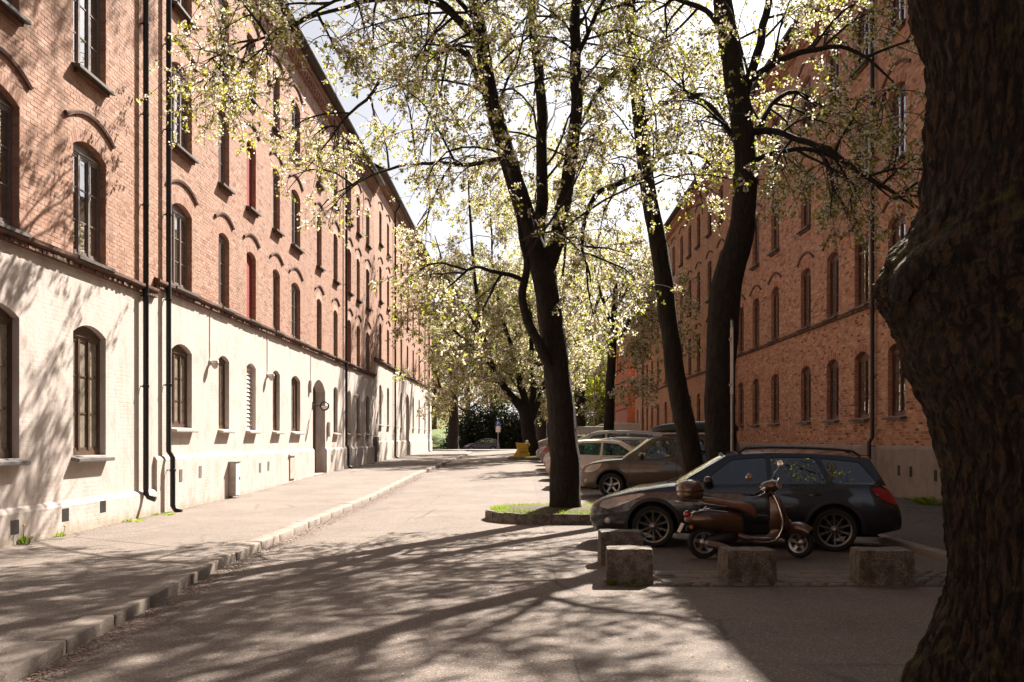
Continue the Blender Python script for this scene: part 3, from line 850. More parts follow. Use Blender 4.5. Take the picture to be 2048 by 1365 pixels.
def building(name, label, loc, rz, L, zb, z_str, z_eave, ops_low, ops_up, row_cuts, mats, geo=None, seed=1, plinth=None, hood=True, sill_low='sill_white', frame='frame_brown',
             frame_up=None, far_from=1e9, far_dir=1, str_out=.13, str_h=.22, group='brick tenements along the street', ring=.225, part_bricks=None, low_is_brick=False, curtains=.5, depth=10.0, chimneys=()):
    root = empty(name, loc, rz, label, 'building', group)
    rnd = random.Random(seed)
    isfar = lambda o: (o.u > far_from) if far_dir > 0 else (o.u < far_from)
    # ground floor
    mb = MB(); wall_strip(mb, 0, L, zb, z_str, ops_low, 0, 0, 1)
    mb.build('ground_floor_wall', [mats['low'], mats['far'] if low_is_brick else mats['low']], root)
    # upper floors
    mb = MB()
    for i in range(len(row_cuts) - 1):
        za, zc = row_cuts[i], row_cuts[i + 1]
        wall_strip(mb, 0, L, za, zc, [o for o in ops_up if za <= o.z0 < zc], 0, 0, 1)
    mb.build('brick_wall', [mats['up'], mats['far']], root)
    if geo:
        g0, g1 = geo
        base = z_str if not low_is_brick else plinth[1]
        allops = ops_up + (ops_low if low_is_brick else [])
        bl = brick_list(g0, g1, base + (.01 if low_is_brick else .02), z_eave - .42, allops, ring, seed)
        if part_bricks:
            fn, kmax = part_bricks
            sc = sorted(range(len(bl)), key=lambda i: -fn(bl[i]))
            pick = [i for i in sc[:kmax] if fn(bl[i]) > 0]; ps = set(pick)
            for i in pick: one_brick(root, *bl[i], mats['brick'], rnd)
            bl = [b for i, b in enumerate(bl) if i not in ps]
        tag(link('brickwork', brick_mesh('brickwork', bl, mats['brick'], seed + 3), root), kind='stuff')
        bm2 = MB()   # the mortar bed behind the single bricks
        # (the wall itself is the bed: give it the mortar's colour inside the brick field)
    # plinth
    if plinth:
        po, pz = plinth
        mb = MB(); cuts = sorted([(o.u0, o.u1) for o in ops_low if o.kind == 'door' or o.kind == 'door_far']); p = 0
        for a, b in cuts + [(L, L)]:
            if a - p > .05:
                pr = [(.0, zb), (-po, zb), (-po, pz - .06), (-po * .55, pz), (0.0, pz + .03)]
                mb.loft([[(x, y, z) for y, z in pr] for x in (p, a)], True)
            p = b
        mb.build('plinth', mats.get('plinth', mats['low']), root)
    # string course: stepped moulding with single header bricks under it
    mb = MB(); pr = [(.01, z_str - str_h), (-.045, z_str - str_h), (-.05, z_str - str_h + .075), (-str_out, z_str - .09), (-str_out - .01, z_str - .03), (-.02, z_str + .012), (.01, z_str + .012)]
    n = max(2, int(L / .9)); xs = [L * i / n for i in range(n + 1)]
    mb.loft([[(x, y + (rnd.uniform(-.008, .008) if y < -.02 else 0), z + (rnd.uniform(-.006, .006) if y < -.02 else 0)) for y, z in pr] for x in xs], True)
    if geo:
        x = geo[0]
        while x < min(geo[1], geo[0] + 26):
            k = rnd.uniform(-.02, .015); mb.box(x, x + .105, -.085 - k, 0, z_str - str_h + .008, z_str - str_h + .07); x += .119
    mb.build('string_course', mats['trim'], root)
    # eaves
    mb = MB()
    mb.box(0, L, -.09, .002, z_eave - .62, z_eave - .42); mb.box(0, L, -.17, .002, z_eave - .418, z_eave - .26); mb.box(0, L, -.26, .002, z_eave - .258, z_eave - .10)
    x = .1
    while x < L - .2:
        mb.box(x, x + .12, -.165, -.092, z_eave - .60, z_eave - .422); x += .36
    mb.build('cornice', mats['corn'], root)
    mb = MB(); mb.tube([(0, -.52, z_eave - .04), (L, -.52, z_eave - .04)], .07, 8); mb.box(0, L, -.53, -.26, z_eave - .098, z_eave - .06)
    mb.build('gutter', M['black_iron'], root, True)
    zr = z_eave + depth * .5 * .55
    mb = MB(); mb.loft([[(x, -.46, z_eave - .04), (x, depth / 2, zr), (x, depth + .3, z_eave - .04), (x, depth + .3, z_eave - .14), (x, depth / 2, zr - .12), (x, -.46, z_eave - .058)] for x in (0, L)], True)
    mb.build('roof', M['roof'], root)
    mb = MB()
    for x, d in ((0, 1), (L, -1)):
        mb.add([(x, 0, zb), (x, depth, zb), (x, depth, z_eave), (x, depth / 2, zr - .12), (x, 0, z_eave)], [(0, 1, 2, 3, 4)])
    mb.add([(0, depth, zb), (L, depth, zb), (L, depth, z_eave), (0, depth, z_eave)], [(0, 1, 2, 3)])
    mb.build('end_wall', mats['far'], root)
    for cx in chimneys:
        c = empty('chimney', (cx, depth * .28, zr - depth * .13)); c.parent = root
        MB().box(-.45, .45, -.35, .35, -1.0, 1.7).build('chimney_stack', mats['far'], c); MB().box(-.52, .52, -.42, .42, 1.7, 1.85).build('chimney_cap', M['slate'], c)
    # openings
    RV, RF, RA = [], [], []
    for o in ops_low + ops_up:
        up = o in ops_up; fr = isfar(o)
        fm = M[(frame_up or frame) if up else frame]
        hs = o.zs - o.z0
        if o.kind == 'window':
            cols = 3 if o.w > 1.3 else 2
            if frame == 'frame_red': cols = 2
            me, pm, pos = window_meshes(o.w - .002, hs, o.rise, cols, 3, fm, fr, 'pane_dusty' if (not up and not low_is_brick) else 'pane')
            w = link('window', me, root, (o.u, o.depth - .145, o.z0))
            for q in pos: link('pane', pm, w, q)
            if rnd.random() < curtains:
                k = rnd.choice([0, 0, 1, 2]) if not up else rnd.choice([1, 1, 2, 0])
                link('curtain', curtain_mesh(o.w, hs, M['curtain'] if rnd.random() < .6 else M['curtain_white'], k, rnd), w, (0, .17, 0))
        elif o.kind == 'blind':
            mb = MB(); a = o.arc; v = [(o.u0, .13, o.z0), (o.u1, .13, o.z0)] + [(x, .13, z) for x, z in reversed(a)]
            mb.add(v, [tuple(range(len(v)))]); mb.build('blind_window', M['brick_blind'], root)
        elif o.kind == 'louvre':
            b = empty('louvre_window', (o.u, .10, o.z0)); b.parent = root
            mb = MB(); mb.box(-o.w / 2, o.w / 2, .06, .08, 0, o.zt - o.z0); mb.build('backing', M['sill_white'], b)
            z = .06
            sl = _SM.setdefault(('slat', o.w), MB().loft([[(x, .03, 0), (x, .015, -.045), (x, .02, -.055), (x, .055, .05), (x, .055, .06)] for x in (-o.w / 2 + .01, o.w / 2 - .01)], True).mesh('slat', M['white_paint']))
            while z < o.zs - o.z0 - .02:
                link('slat', sl, b, (0, 0, z)); z += .125
        elif o.kind in ('door', 'door_far'):
            d = empty('door', (o.u, o.depth - .03, o.z0)); d.parent = root
            mb = MB(); a = arc_pts(0, o.w, hs, o.rise); v = [(-o.w / 2, 0, 0), (o.w / 2, 0, 0)] + [(x, 0, z) for x, z in reversed(a)]
            mb.add(v, [tuple(range(len(v)))])
            for x0, x1 in ((-o.w / 2 + .06, -.03), (.03, o.w / 2 - .06)):
                for z0, z1 in ((.15, .9), (1.0, 1.9), (2.0, hs - .1)): mb.box(x0 + .1, x1 - .1, -.02, .0, z0, z1)
            mb.build('door_leaf', M['door'], d)
            MB().tube([(-.08, -.08, 1.05), (-.08, -.08, 1.3)], .012, 6).tube([(-.08, 0, 1.08), (-.08, -.08, 1.08)], .01, 6).build('door_handle', M['steel'], d)
            mb = MB(); mb.box(-o.w / 2 + .003, o.w / 2 - .003, -o.depth - .1, .0, -.4, -.02); mb.build('door_step', M['granite'], d)
            continue
        # sill, arch bricks, hood mould
        if not up and not low_is_brick:
            link('sill', sill_mesh(o.w, .15, .045, .05, M[sill_low], .02), root, (o.u, 0, o.z0 + .005))
        else:
            link('sill', sill_mesh(o.w, .16, .055, .05, M['slate'], .0), root, (o.u, 0, o.z0 + .008))
            if up and o.z0 > z_str + .5:
                q = MB(); q.box(o.u0 + .02, o.u1 - .02, -.085, .002, o.z0 - .16, o.z0 - .062); q.build('sill_corbel', mats['trim'], root)
        if (up or low_is_brick) and not fr:
            v, f, a = arch_ring(o.u, o.w, o.zs, o.rise, ring - .01, rnd.randrange(9999)); k = len(RV)
            link('window_arch', np_mesh('window_arch', v, f, mats['brick'], attr=a), root)
        if up and hood:
            arc_bar(o.u, o.w - .12, o.zs, o.rise, .45, .07, .06).build('hood_mould', mats['trim'], root)
    return root


def rows_ops(cols, rows, kinds, depth=.26):
    out = []
    for (u, w, k) in cols:
        for i, (z0, zt) in enumerate(rows):
            kk = kinds(k, i)
            if kk: out.append(Op(u, w, z0, zt, .17 if w > 1.2 else .12, kk, depth))
    return out


E = EYE
ML = dict(low=M['white_wall'], up=M['mortar'], far=M['brick_l_far'], brick=M['brick_l'], trim=M['brick_dark'], corn=M['brick_l_far'])
# ---- near white and brick tenement on the left (its street front at x = -8)
YA = 4.0
colsA = [(y - YA, 1.4, 'w') for y in (5.3, 8.6, 11.9, 15.2, 18.5)]
rowsA = [(E - .31, E + 2.09), (E + 3.30, E + 5.44), (E + 6.70, E + 8.82), (E + 10.0, E + 12.05)]
opA = rows_ops(colsA, rowsA[:1], lambda k, i: 'window'); opAu = rows_ops(colsA, rowsA[1:], lambda k, i: 'window')


def scoreA(b):
    # the bricks that show largest from the street
    y = YA + (b[0] + b[1]) / 2; z = (b[2] + b[3]) / 2
    if y < 15.45 or b[1] - b[0] < BRL - .01: return -1
    yp = HY - (z - E) / y * FPX
    if yp < 5: return -1
    return 100.0 / y - (z - 5.0) * .05


HA = building('brick_tenement', 'near brick tenement with tall ground floor windows in a whitewashed base, shaded by branches', (-8, YA, 0), R(90), 21.7 - YA, -.6, E + 3.27, E + 13.6, opA, opAu,
              [E + 3.27, E + 6.2, E + 9.5, E + 13.6], ML, geo=(0.01, 21.69 - YA), seed=11, plinth=(.07, .56), part_bricks=(scoreA, 300), curtains=.35, sill_low='sill_grey', frame_up='frame_grey')
pipe(HA, 20.95 - YA, E + 13.5, .42)
# ---- long tenement with red blind windows
YB = 21.7
colsB = [(23.5, 1.4, 'w'), (26.8, .95, 'w'), (29.5, 1.0, 'b'), (32.5, .95, 'w'), (35.3, 1.4, 'w'), (39.35, .95, 'd'), (42.8, .95, 'w'), (46.2, .95, 'b'), (48.7, .95, 'w'), (51.7, 1.15, 'w')]
colsB = [(y - YB, w, k) for y, w, k in colsB]
rowsB = [(E + .26, E + 2.22), (E + 3.52, E + 5.50), (E + 6.77, E + 8.76), (E + 10.0, E + 11.9)]
opB = [Op(u, w, *rowsB[0], .17 if w > 1.2 else .12, 'louvre' if k == 'b' else 'window') for u, w, k in colsB if k != 'd'] + [Op(39.35 - YB, 2.4, .30, E + 2.32, .42, 'door', .42)]
opBu = rows_ops(colsB, rowsB[1:], lambda k, i: 'blind' if (k == 'b' and i < 2) else 'window')
HB = building('brick_tenement', 'long sunlit brick tenement with red blind windows and an arched doorway in its white base', (-8, YB, 0), R(90), 54.0 - YB, -.6, E + 3.50, E + 13.75, opB, opBu,
              [E + 3.50, E + 6.4, E + 9.6, E + 13.75], ML, geo=(0.01, 54.0 - YB - .01), seed=21, plinth=(.07, E - .40), far_from=36.5 - YB, curtains=.75, frame_up='frame_grey')
pipe(HB, 22.3 - YB, E + 13.6, .06, jog=E - .42); pipe(HB, 44.8 - YB, E + 13.6, .38, jog=E - .42)
# ---- far tenement, a step higher up the street
YC = 54.0
colsC = [(56.3, .95, 'w'), (59.5, .95, 'w'), (62.9, .95, 'w'), (66.0, .95, 'w'), (69.6, .95, 'd'), (73.2, .95, 'w'), (77.4, .95, 'w'), (82.0, .95, 'w'), (86.0, .95, 'w')]
colsC = [(y - YC, w, k) for y, w, k in colsC]
rowsC = [(E + .80, E + 3.05), (E + 4.5, E + 6.5), (E + 7.75, E + 9.7), (E + 10.95, E + 12.8)]
opC = [Op(u, w, *rowsC[0], .13, 'window') for u, w, k in colsC if k != 'd'] + [Op(69.6 - YC, 1.9, .52, E + 3.1, .36, 'door_far', .42)]
opCu = rows_ops(colsC, rowsC[1:], lambda k, i: 'window')
MC = dict(ML, up=M['brick_l_far'])
HC = building('brick_tenement', 'farthest tenement of the sunlit side, one step higher, ending at the cross street', (-8, YC, 0), R(90), 34.0, -.6, E + 4.40, E + 14.7, opC, opCu,
              [E + 4.40, E + 7.3, E + 10.5, E + 14.7], MC, geo=None, seed=31, plinth=(.07, E - .14), far_from=-1, curtains=.4)
pipe(HC, 62.0 - YC, E + 14.5, .5); pipe(HC, 84.3 - YC, E + 14.5, .6)
MB().box(-.35, .45, -.20, .0, -.2, E + .10).build('stone_pier', M['granite'], HC)
# small fittings in the white base
for y, z in ((15.62, .30), (17.35, .36), (18.9, .40)):
    MB().box(y - YA - .13, y - YA + .13, -.074, -.066, z - .12, z + .10).build('cellar_vent', M['black_iron'], HA)
for y, z in ((23.2, .82), (24.6, .86), (30.2, .80), (31.2, .82), (41.6, .85), (48.2, .95), (49.6, .95)):
    MB().box(y - YB - .10, y - YB + .10, -.079, -.066, z - .14, z + .14).build('vent_plate', M['sill_grey'], HB)
MB().box(34.0 - YB, 34.75 - YB, -.105, -.06, .30, 1.02).box(33.9 - YB, 34.85 - YB, -.13, -.06, 1.08, 1.14).build('cellar_hatch', M['sill_white'], HB)
MB().box(40.95 - YB, 41.15 - YB, -.09, 0, 1.75, 2.35).build('doorbell_panel', M['steel'], HB)
for y in (26.3 - .75, 31.3, 37.7):
    MB().tube([(y - YB, -.012, E + 2.0), (y - YB, -.012, E + 3.27)], .010, 6).build('lamp_cable', M['sill_white'], HB)
# ---- right hand side, in the shade of its own roof (street front at x = 9.8)
YD = 46.2
MD = dict(low=M['mortar'], up=M['mortar'], far=M['brick_d_far'], brick=M['brick_d'], trim=M['brick_dark'], corn=M['brick_d_far'], plinth=M['plinth'])
colsD = [(YD - y, 1.22, 'w') for y in (44.9, 42.0, 38.8, 34.6, 31.6, 28.9, 26.2, 22.9, 19.6, 16.3, 13.0)]
rowsD = [(E + .60, E + 2.52), (E + 3.86, E + 5.9), (E + 7.3, E + 9.3), (E + 10.75, E + 12.5)]
opD = rows_ops(colsD, rowsD[:1], lambda k, i: 'window'); opDu = rows_ops(colsD, rowsD[1:], lambda k, i: 'window')
HD = building('brick_tenement', 'shaded orange brick tenement with oxblood windows and grey rendered plinth behind the scooter', (9.8, YD, 0), R(-90), 40.0, -.6, E + 3.82, E + 14.25, opD, opDu,
              [E + 3.82, E + 6.8, E + 10.1, E + 14.25], MD, geo=(0.01, 34.0), seed=41, plinth=(.05, E - .20), frame='frame_red', low_is_brick=True, str_out=.07, str_h=.14, curtains=.45, chimneys=(3, 12, 21, 31))
pipe(HD, YD - 27.7, E + 14.1, .10, jog=E - .1); pipe(HD, YD - 45.8, E + 14.1, .4)
for y, z in ((25.1, .85), (25.9, .85), (23.6, .8)):
    MB().box(YD - y - .08, YD - y + .08, -.06, -.046, z - .13, z + .13).build('vent_plate', M['black_iron'], HD)
YE_ = 87.0
colsE = [(YE_ - y, 1.1, 'w') for y in (85.2, 81.8, 78.6, 75.6, 72.4, 68.4, 64.9, 61.6, 58.6, 55.7, 52.4, 49.4)]
opE = rows_ops(colsE, rowsD[:1], lambda k, i: 'window'); opEu = rows_ops(colsE, rowsD[1:], lambda k, i: 'window')
ME = dict(MD, low=M['brick_d_far'], up=M['brick_d_far'])
HE = building('brick_tenement', 'far orange brick tenement of the shaded side, seen between the two slender dark trunks', (9.8, YE_, 0), R(-90), 40.8, -.6, E + 3.66, E + 14.0, opE, opEu,
              [E + 3.66, E + 6.6, E + 9.9, E + 14.0], ME, geo=None, seed=51, plinth=(.05, E - .2), frame='frame_red', low_is_brick=True, str_out=.07, str_h=.14, far_from=-1, curtains=.3, chimneys=(4, 14, 26, 36))
pipe(HE, YE_ - 80.5, E + 13.9, .5)
opF = rows_ops([(2.6, .8, 'w'), (5.6, .8, 'w'), (8.6, .8, 'w')], [(E + .2, E + 1.5)], lambda k, i: 'window'); opFu = rows_ops([(2.6, .8, 'w'), (5.6, .8, 'w'), (8.6, .8, 'w')], [(E + 3.5, E + 5.3), (E + 6.7, E + 8.5)], lambda k, i: 'window')
MF = dict(low=M['pink_wall'], up=M['brick_red_far'], far=M['brick_red_far'], brick=M['brick_d'], trim=M['brick_dark'], corn=M['brick_red_far'])
HF = building('corner_house', 'red brick corner house with pink painted base beyond the shaded tenements', (9.66, 104.0, 0), R(-90), 12.0, -.6, E + 2.9, E + 10.5, opF, opFu,
              [E + 2.9, E + 6.0, E + 10.5], MF, geo=None, seed=61, plinth=None, frame='frame_red', hood=False, far_from=-1, curtains=0, str_out=.06, str_h=.12)
MB().box(11.9, 12.35, .35, 1.0, E + .95, E + 1.55).build('meter_cabinet', M['sill_grey'], HF)

# ---- behind the viewpoint: unseen tenements, added for reflections and fill light
colsG = [(u, 1.4, 'w') for u in np.arange(2.5, 40, 3.3)]
opG = rows_ops(colsG, rowsA[:1], lambda k, i: 'window'); opGu = rows_ops(colsG, rowsA[1:], lambda k, i: 'window')
building('brick_tenement', 'unseen brick tenement continuing the whitewashed row behind the viewpoint, added for reflections and fill light', (-8, -37.0, 0), R(90), 40.9, -.6, E + 3.27, E + 13.6, opG, opGu, [E + 3.27, E + 6.2, E + 9.5, E + 13.6], MC, seed=71, plinth=(.07, .56), far_from=-1, curtains=0, sill_low='sill_grey')
colsH = [(u, 1.22, 'w') for u in np.arange(2.5, 40, 3.2)]
opH = rows_ops(colsH, rowsD[:1], lambda k, i: 'window'); opHu = rows_ops(colsH, rowsD[1:], lambda k, i: 'window')
building('brick_tenement', 'unseen brick tenement continuing the orange row behind the viewpoint, added for reflections and fill light', (9.8, 6.1, 0), R(-90), 42.0, -.6, E + 3.66, E + 14.25, opH, opHu, [E + 3.66, E + 6.6, E + 9.9, E + 14.25], ME, seed=81, plinth=(.05, E - .2), frame='frame_red', low_is_brick=True, str_out=.07, str_h=.14, far_from=-1, curtains=0)
# ================================================================== cars
# car frame: x from the nose (0) to the tail, y across, z up; root at the middle of the wheelbase on the ground
def lerp_tab(tab, x):
    return float(np.interp(x, [p[0] for p in tab], [p[1] for p in tab]))


def smooth_tab(tab, x):
    for i in range(len(tab) - 1):
        if tab[i][0] <= x <= tab[i + 1][0]:
            t = (x - tab[i][0]) / (tab[i + 1][0] - tab[i][0]); n = len(tab)
            p0, p1, p2, p3 = tab[max(i - 1, 0)], tab[i], tab[i + 1], tab[min(i + 2, n - 1)]
            h = p2[0] - p1[0]
            m1 = (p2[1] - p0[1]) / max(p2[0] - p0[0], 1e-6) * h; m2 = (p3[1] - p1[1]) / max(p3[0] - p1[0], 1e-6) * h
            return (2 * t ** 3 - 3 * t * t + 1) * p1[1] + (t ** 3 - 2 * t * t + t) * m1 + (-2 * t ** 3 + 3 * t * t) * p2[1] + (t ** 3 - t * t) * m2
    return tab[0][1] if x < tab[0][0] else tab[-1][1]


SECT = [(0.0, .925), (.12, .965), (.3, .99), (.5, 1.0), (.68, .996), (.82, .985), (.93, .968), (1.0, .945)]


def inside(poly, x, z):
    c = False; n = len(poly); j = n - 1
    for i in range(n):
        if (poly[i][1] > z) != (poly[j][1] > z) and x < (poly[j][0] - poly[i][0]) * (z - poly[i][1]) / (poly[j][1] - poly[i][1]) + poly[i][0]: c = not c
        j = i
    return c


def dense(poly, step):
    out = []
    for i in range(len(poly)):
        a, b = poly[i], poly[(i + 1) % len(poly)]
        n = max(1, int(math.hypot(b[0] - a[0], b[1] - a[1]) / step))
        out += [(a[0] + (b[0] - a[0]) * k / n, a[1] + (b[1] - a[1]) * k / n) for k in range(n)]
    return out


def round_poly(poly, r, k=4):
    out = []; n = len(poly)
    for i in range(n):
        p = Vector(poly[i]); a = Vector(poly[i - 1]) - p; b = Vector(poly[(i + 1) % n]) - p
        rr = min(r, a.length * .45, b.length * .45)
        s, e = p + a.normalized() * rr, p + b.normalized() * rr
        for j in range(k + 1):
            t = j / k; q = s * (1 - t) ** 2 + p * 2 * t * (1 - t) + e * t * t
            out.append((q.x, q.y))
    return out


class Car:
    def __init__(s, sp):
        s.sp = sp; s.L, s.W = sp['L'], sp['W'] / 2
        s.xf, s.xr, s.wr = sp['xf'], sp['xr'], sp['wr']
        s.ar = s.wr + sp.get('arch', .055)
    def w(s, x):
        nf, nr = s.sp.get('nose', 1.0), s.sp.get('tail', .55); a, b = s.sp.get('nw', .70), s.sp.get('tw', .84)
        k = 1.0
        if x < nf: k = a + (1 - a) * math.sqrt(max(0, 1 - (1 - x / nf) ** 2.3))
        if x > s.L - nr: k = b + (1 - b) * math.sqrt(max(0, 1 - (1 - (s.L - x) / nr) ** 2.3))
        return s.W * k
    def zb0(s, x):
        return lerp_tab(s.sp['under'], x)
    def zb(s, x):
        z = s.zb0(x)
        for c in (s.xf, s.xr):
            d = s.ar ** 2 - (x - c) ** 2
            if d > 0: z = max(z, s.wr + math.sqrt(d))
        return z
    def zs(s, x): return smooth_tab(s.sp['belt'], x)
    def zt(s, x): return smooth_tab(s.sp['top'], x)
    def side(s, x, z):
        a, b = s.zb0(x), s.zs(x)
        return s.w(x) * smooth_tab(SECT, min(1, max(0, (z - a) / max(b - a, .05))))
    def warp(s, x, z):
        """the nose and the tail lean back above and below the bumper"""
        zc = s.sp.get('bump_z', .48); k = 0
        if x < .7: k = (1 - x / .7) * s.sp.get('lean', .16) * min(1.2, abs(z - zc) / .32) ** 2
        if x > s.L - .6: k = -(1 - (s.L - x) / .6) * s.sp.get('lean_r', .12) * min(1.2, abs(z - zc) / .4) ** 2
        return x + k
    def P(s, x, y, z): return (s.warp(x, z), y, z)

    def stations(s):
        xs = set(np.round(np.linspace(0, s.L, 40), 4)) | {0.0, .015, .04, .08, s.L - .015, s.L - .04, s.L - .08}
        for c in (s.xf, s.xr):
            for k in range(25): xs.add(round(c + s.ar * math.cos(PI * k / 24), 4))
            xs |= {round(c - s.ar - .004, 4), round(c + s.ar + .004, 4)}
        xs = sorted(xs); out = [xs[0]]
        for x in xs[1:]:
            if x - out[-1] > .003: out.append(x)
        return out

    def shell(s, mb):
        rows = []; T = [0, .06, .15, .28, .42, .56, .7, .82, .92, 1.0]
        gx0, gx1 = s.sp['ws0'][0], s.sp['bg0'][0]
        for x in s.stations():
            a, b, c = s.zb(x), s.zs(x), s.zt(x)
            pts = []
            for t in T:
                z = a + (b - a) * t
                pts.append((s.side(x, z), z))
            yb = pts[-1][0]
            cc = c if not (gx0 + .1 < x < gx1 - .1) else b
            for u, k in ((.93, .35), (.8, .62), (.6, .84), (.35, .96), (.0, 1.0)):
                pts.append((yb * u, b + (cc - b) * k))
            full = [s.P(x, y, z) for y, z in pts] + [s.P(x, -y, z) for y, z in reversed(pts[:-1])]
            rows.append((x, full))
        n = len(rows[0][1]); v = [p for _, r in rows for p in r]; f = []; m = []
        nb = len(T)
        for i in range(len(rows) - 1):
            xm = (rows[i][0] + rows[i + 1][0]) / 2
            ins = gx0 + .14 < xm < gx1 - .12
            for j in range(n - 1):
                a = i * n + j; f.append((a, a + n, a + n + 1, a + 1))
                m.append(1 if (ins and nb - 1 <= j <= n - nb - 1) else 0)
        f.append(tuple(range(n))); m.append(0)
        f.append(tuple((len(rows) - 1) * n + j for j in range(n - 1, -1, -1))); m.append(0)
        k = len(mb.v); mb.v += v; mb.f += [tuple(q + k for q in w) for w in f]; mb.m += m
        # inner wheel arches and floor
        for c in (s.xf, s.xr):
            for sg in (-1, 1):
                r0, r1 = [], []
                for q in range(17):
                    a = PI * q / 16; x = c + s.ar * math.cos(a); z = s.wr + s.ar * math.sin(a)
                    r0.append(s.P(x, sg * (s.side(x, z) - .004), z)); r1.append((x, sg * (s.W - .34), z))
                mb.loft([r0, r1], False, m=1)
                lo = [(p[0], sg * (s.W - .34), p[2]) for p in r1]
                mb.add(lo + [(c, sg * (s.W - .34), .2)], [tuple(range(len(lo) + 1))], 1)
        mb.add([(.3, -s.W * .85, .22), (s.L - .3, -s.W * .85, .22), (s.L - .3, s.W * .85, .22), (.3, s.W * .85, .22)], [(0, 1, 2, 3)], 1)

    # greenhouse -------------------------------------------------
    def yg(s, x, z):
        b = s.zs(x); zr = s.sp['roof_z']
        k = min(1.1, max(0, (z - b) / (zr - b)))
        return s.side(x, b) * (1 - .015) - k * (s.sp['tumble']) - .02 * k * k

    def greenhouse(s, root, paint):
        sp = s.sp; mb = MB()
        x0, x1 = sp['ws0'][0], sp['bg0'][0]
        bot = [(x, s.zs(x) - .012) for x in np.linspace(x0, x1, 22)]
        top = [sp['bg1']] + list(reversed(sp['roof'])) + [sp['ws1']]
        outer = bot + dense([bot[-1]] + top + [bot[0]], .12)[1:-1]
        outer = []
        outer += bot
        line = [bot[-1]] + top + [bot[0]]
        for i in range(len(line) - 1):
            a, b = line[i], line[i + 1]; n = max(1, int(math.hypot(b[0] - a[0], b[1] - a[1]) / .12))
            outer += [(a[0] + (b[0] - a[0]) * k / n, a[1] + (b[1] - a[1]) * k / n) for k in range(1 if i == 0 else 0, n)]
        clean = [outer[0]]
        for p in outer[1:]:
            if math.hypot(p[0] - clean[-1][0], p[1] - clean[-1][1]) > .01: clean.append(p)
        outer = clean
        holes = [round_poly(h, sp.get('wr_', .045)) for h in sp['windows']]
        loops = [[Vector((a, b, 0)) for a, b in outer]] + [[Vector((a, b, 0)) for a, b in h] for h in holes]
        tri = tessellate_polygon(loops); flat = [p for lp in loops for p in lp]
        for sg in (-1, 1):
            mb.add([(p.x, sg * s.yg(p.x, p.y), p.y) for p in flat], [t if sg < 0 else t[::-1] for t in tri], 0)
            for h in holes:   # window reveals
                mb.loft([[(a, sg * s.yg(a, b), b) for a, b in h], [(a, sg * (s.yg(a, b) - .018), b) for a, b in h]], True, False, False, 1)
        # roof
        rl = [sp['ws1']] + sp['roof'] + [sp['bg1']]; rows = []
        for x, z in [(a, b) for i in range(len(rl) - 1) for a, b in [(rl[i][0] + (rl[i + 1][0] - rl[i][0]) * k / 4, rl[i][1] + (rl[i + 1][1] - rl[i][1]) * k / 4) for k in range(4)]] + [rl[-1]]:
            ye = s.yg(x, z); cr = sp.get('crown', .055)
            rows.append([(x, ye * u, z + cr * (1 - abs(u) ** 2.4)) for u in (-1, -.97, -.88, -.7, -.4, 0, .4, .7, .88, .97, 1)])
        mb.loft(rows, False)
        # windscreen and rear window: frame plus pane
        def screen(b, t, bulge, name, gm):
            (bx, bz), (tx, tz) = b, t
            def Q(u, v):
                x = bx + (tx - bx) * v; z = bz + (tz - bz) * v + sp.get('crown', .055) * (1 - abs(u) ** 2.4) * v
                y = s.yg(x, bz + (tz - bz) * v) * u * (1 - .002)
                return (x - bulge * (1 - u * u) * (1 - .35 * v), y, z)
            us = [-1 + 2 * i / 14 for i in range(15)]; vs = [0, .06, .2, .4, .6, .8, .94, 1]
            for i in range(14):
                for j in range(7):
                    if 1 <= i <= 12 and 1 <= j <= 5: continue
                    mb.add([Q(us[i], vs[j]), Q(us[i + 1], vs[j]), Q(us[i + 1], vs[j + 1]), Q(us[i], vs[j + 1])], [(0, 1, 2, 3)], 0 if (i in (0, 13)) else 1)
            g = MB(); g.loft([[tuple(Vector(Q(us[i], vs[j])) - Vector((0, 0, .004))) for i in range(1, 14)] for j in range(1, 7)], False)
            return g.build(name, gm, root, True, 80)
        screen(sp['ws0'], sp['ws1'], sp.get('ws_b', .13), 'windscreen', M[sp.get('ws_glass', 'car_glass_clear')])
        screen(sp['bg0'], sp['bg1'], -.05, 'rear_window', M['car_glass'])
        for h in holes:
            for sg in (-1, 1):
                g = MB(); lp = [Vector((a, b, 0)) for a, b in h]; t = tessellate_polygon([lp])
                g.add([(p.x, sg * (s.yg(p.x, p.y) - .014), p.y) for p in lp], [q if sg < 0 else q[::-1] for q in t])
                g.build('side_window', M[sp.get('glass', 'car_glass')], root)
        mb.build('cabin', [paint, M['plastic']], root, True, 30)
        # seats
        for x in sp.get('seats', [2.5, 3.4]):
            for y in (-.36, .36):
                g = MB(); b = s.zs(x) - .05
                g.loft([[(x + .10 + dx, y + a, b + h) for dx, a in ((-.05, -.24), (.06, -.22), (.06, .22), (-.05, .24))] for h, dx in ((-.1, 0),)] +
                       [[(x + .10 + o + dx, y + a * k, b + h) for dx, a in ((-.05, -.24), (.06, -.22), (.06, .22), (-.05, .24))] for h, o, k in ((.08, .03, 1), (.16, .05, .9), (.18, .06, .4), (.2, .06, .42), (.34, .09, .42), (.36, .09, .3))], True)
                g.build('seat', M['interior_tan'], root, True, 50)
        g = MB(); xd = sp['ws0'][0] + .42; zd = s.zs(xd)
        g.ellipsoid((xd - .1, 0, zd), .34, s.W * .8, .07, 14, 8); g.build('dashboard', M['interior'], root, True)
        g = MB(); Mx = Matrix.Translation((xd + .28, -.36, zd + .02)) @ Matrix.Rotation(R(-62), 4, 'Y')
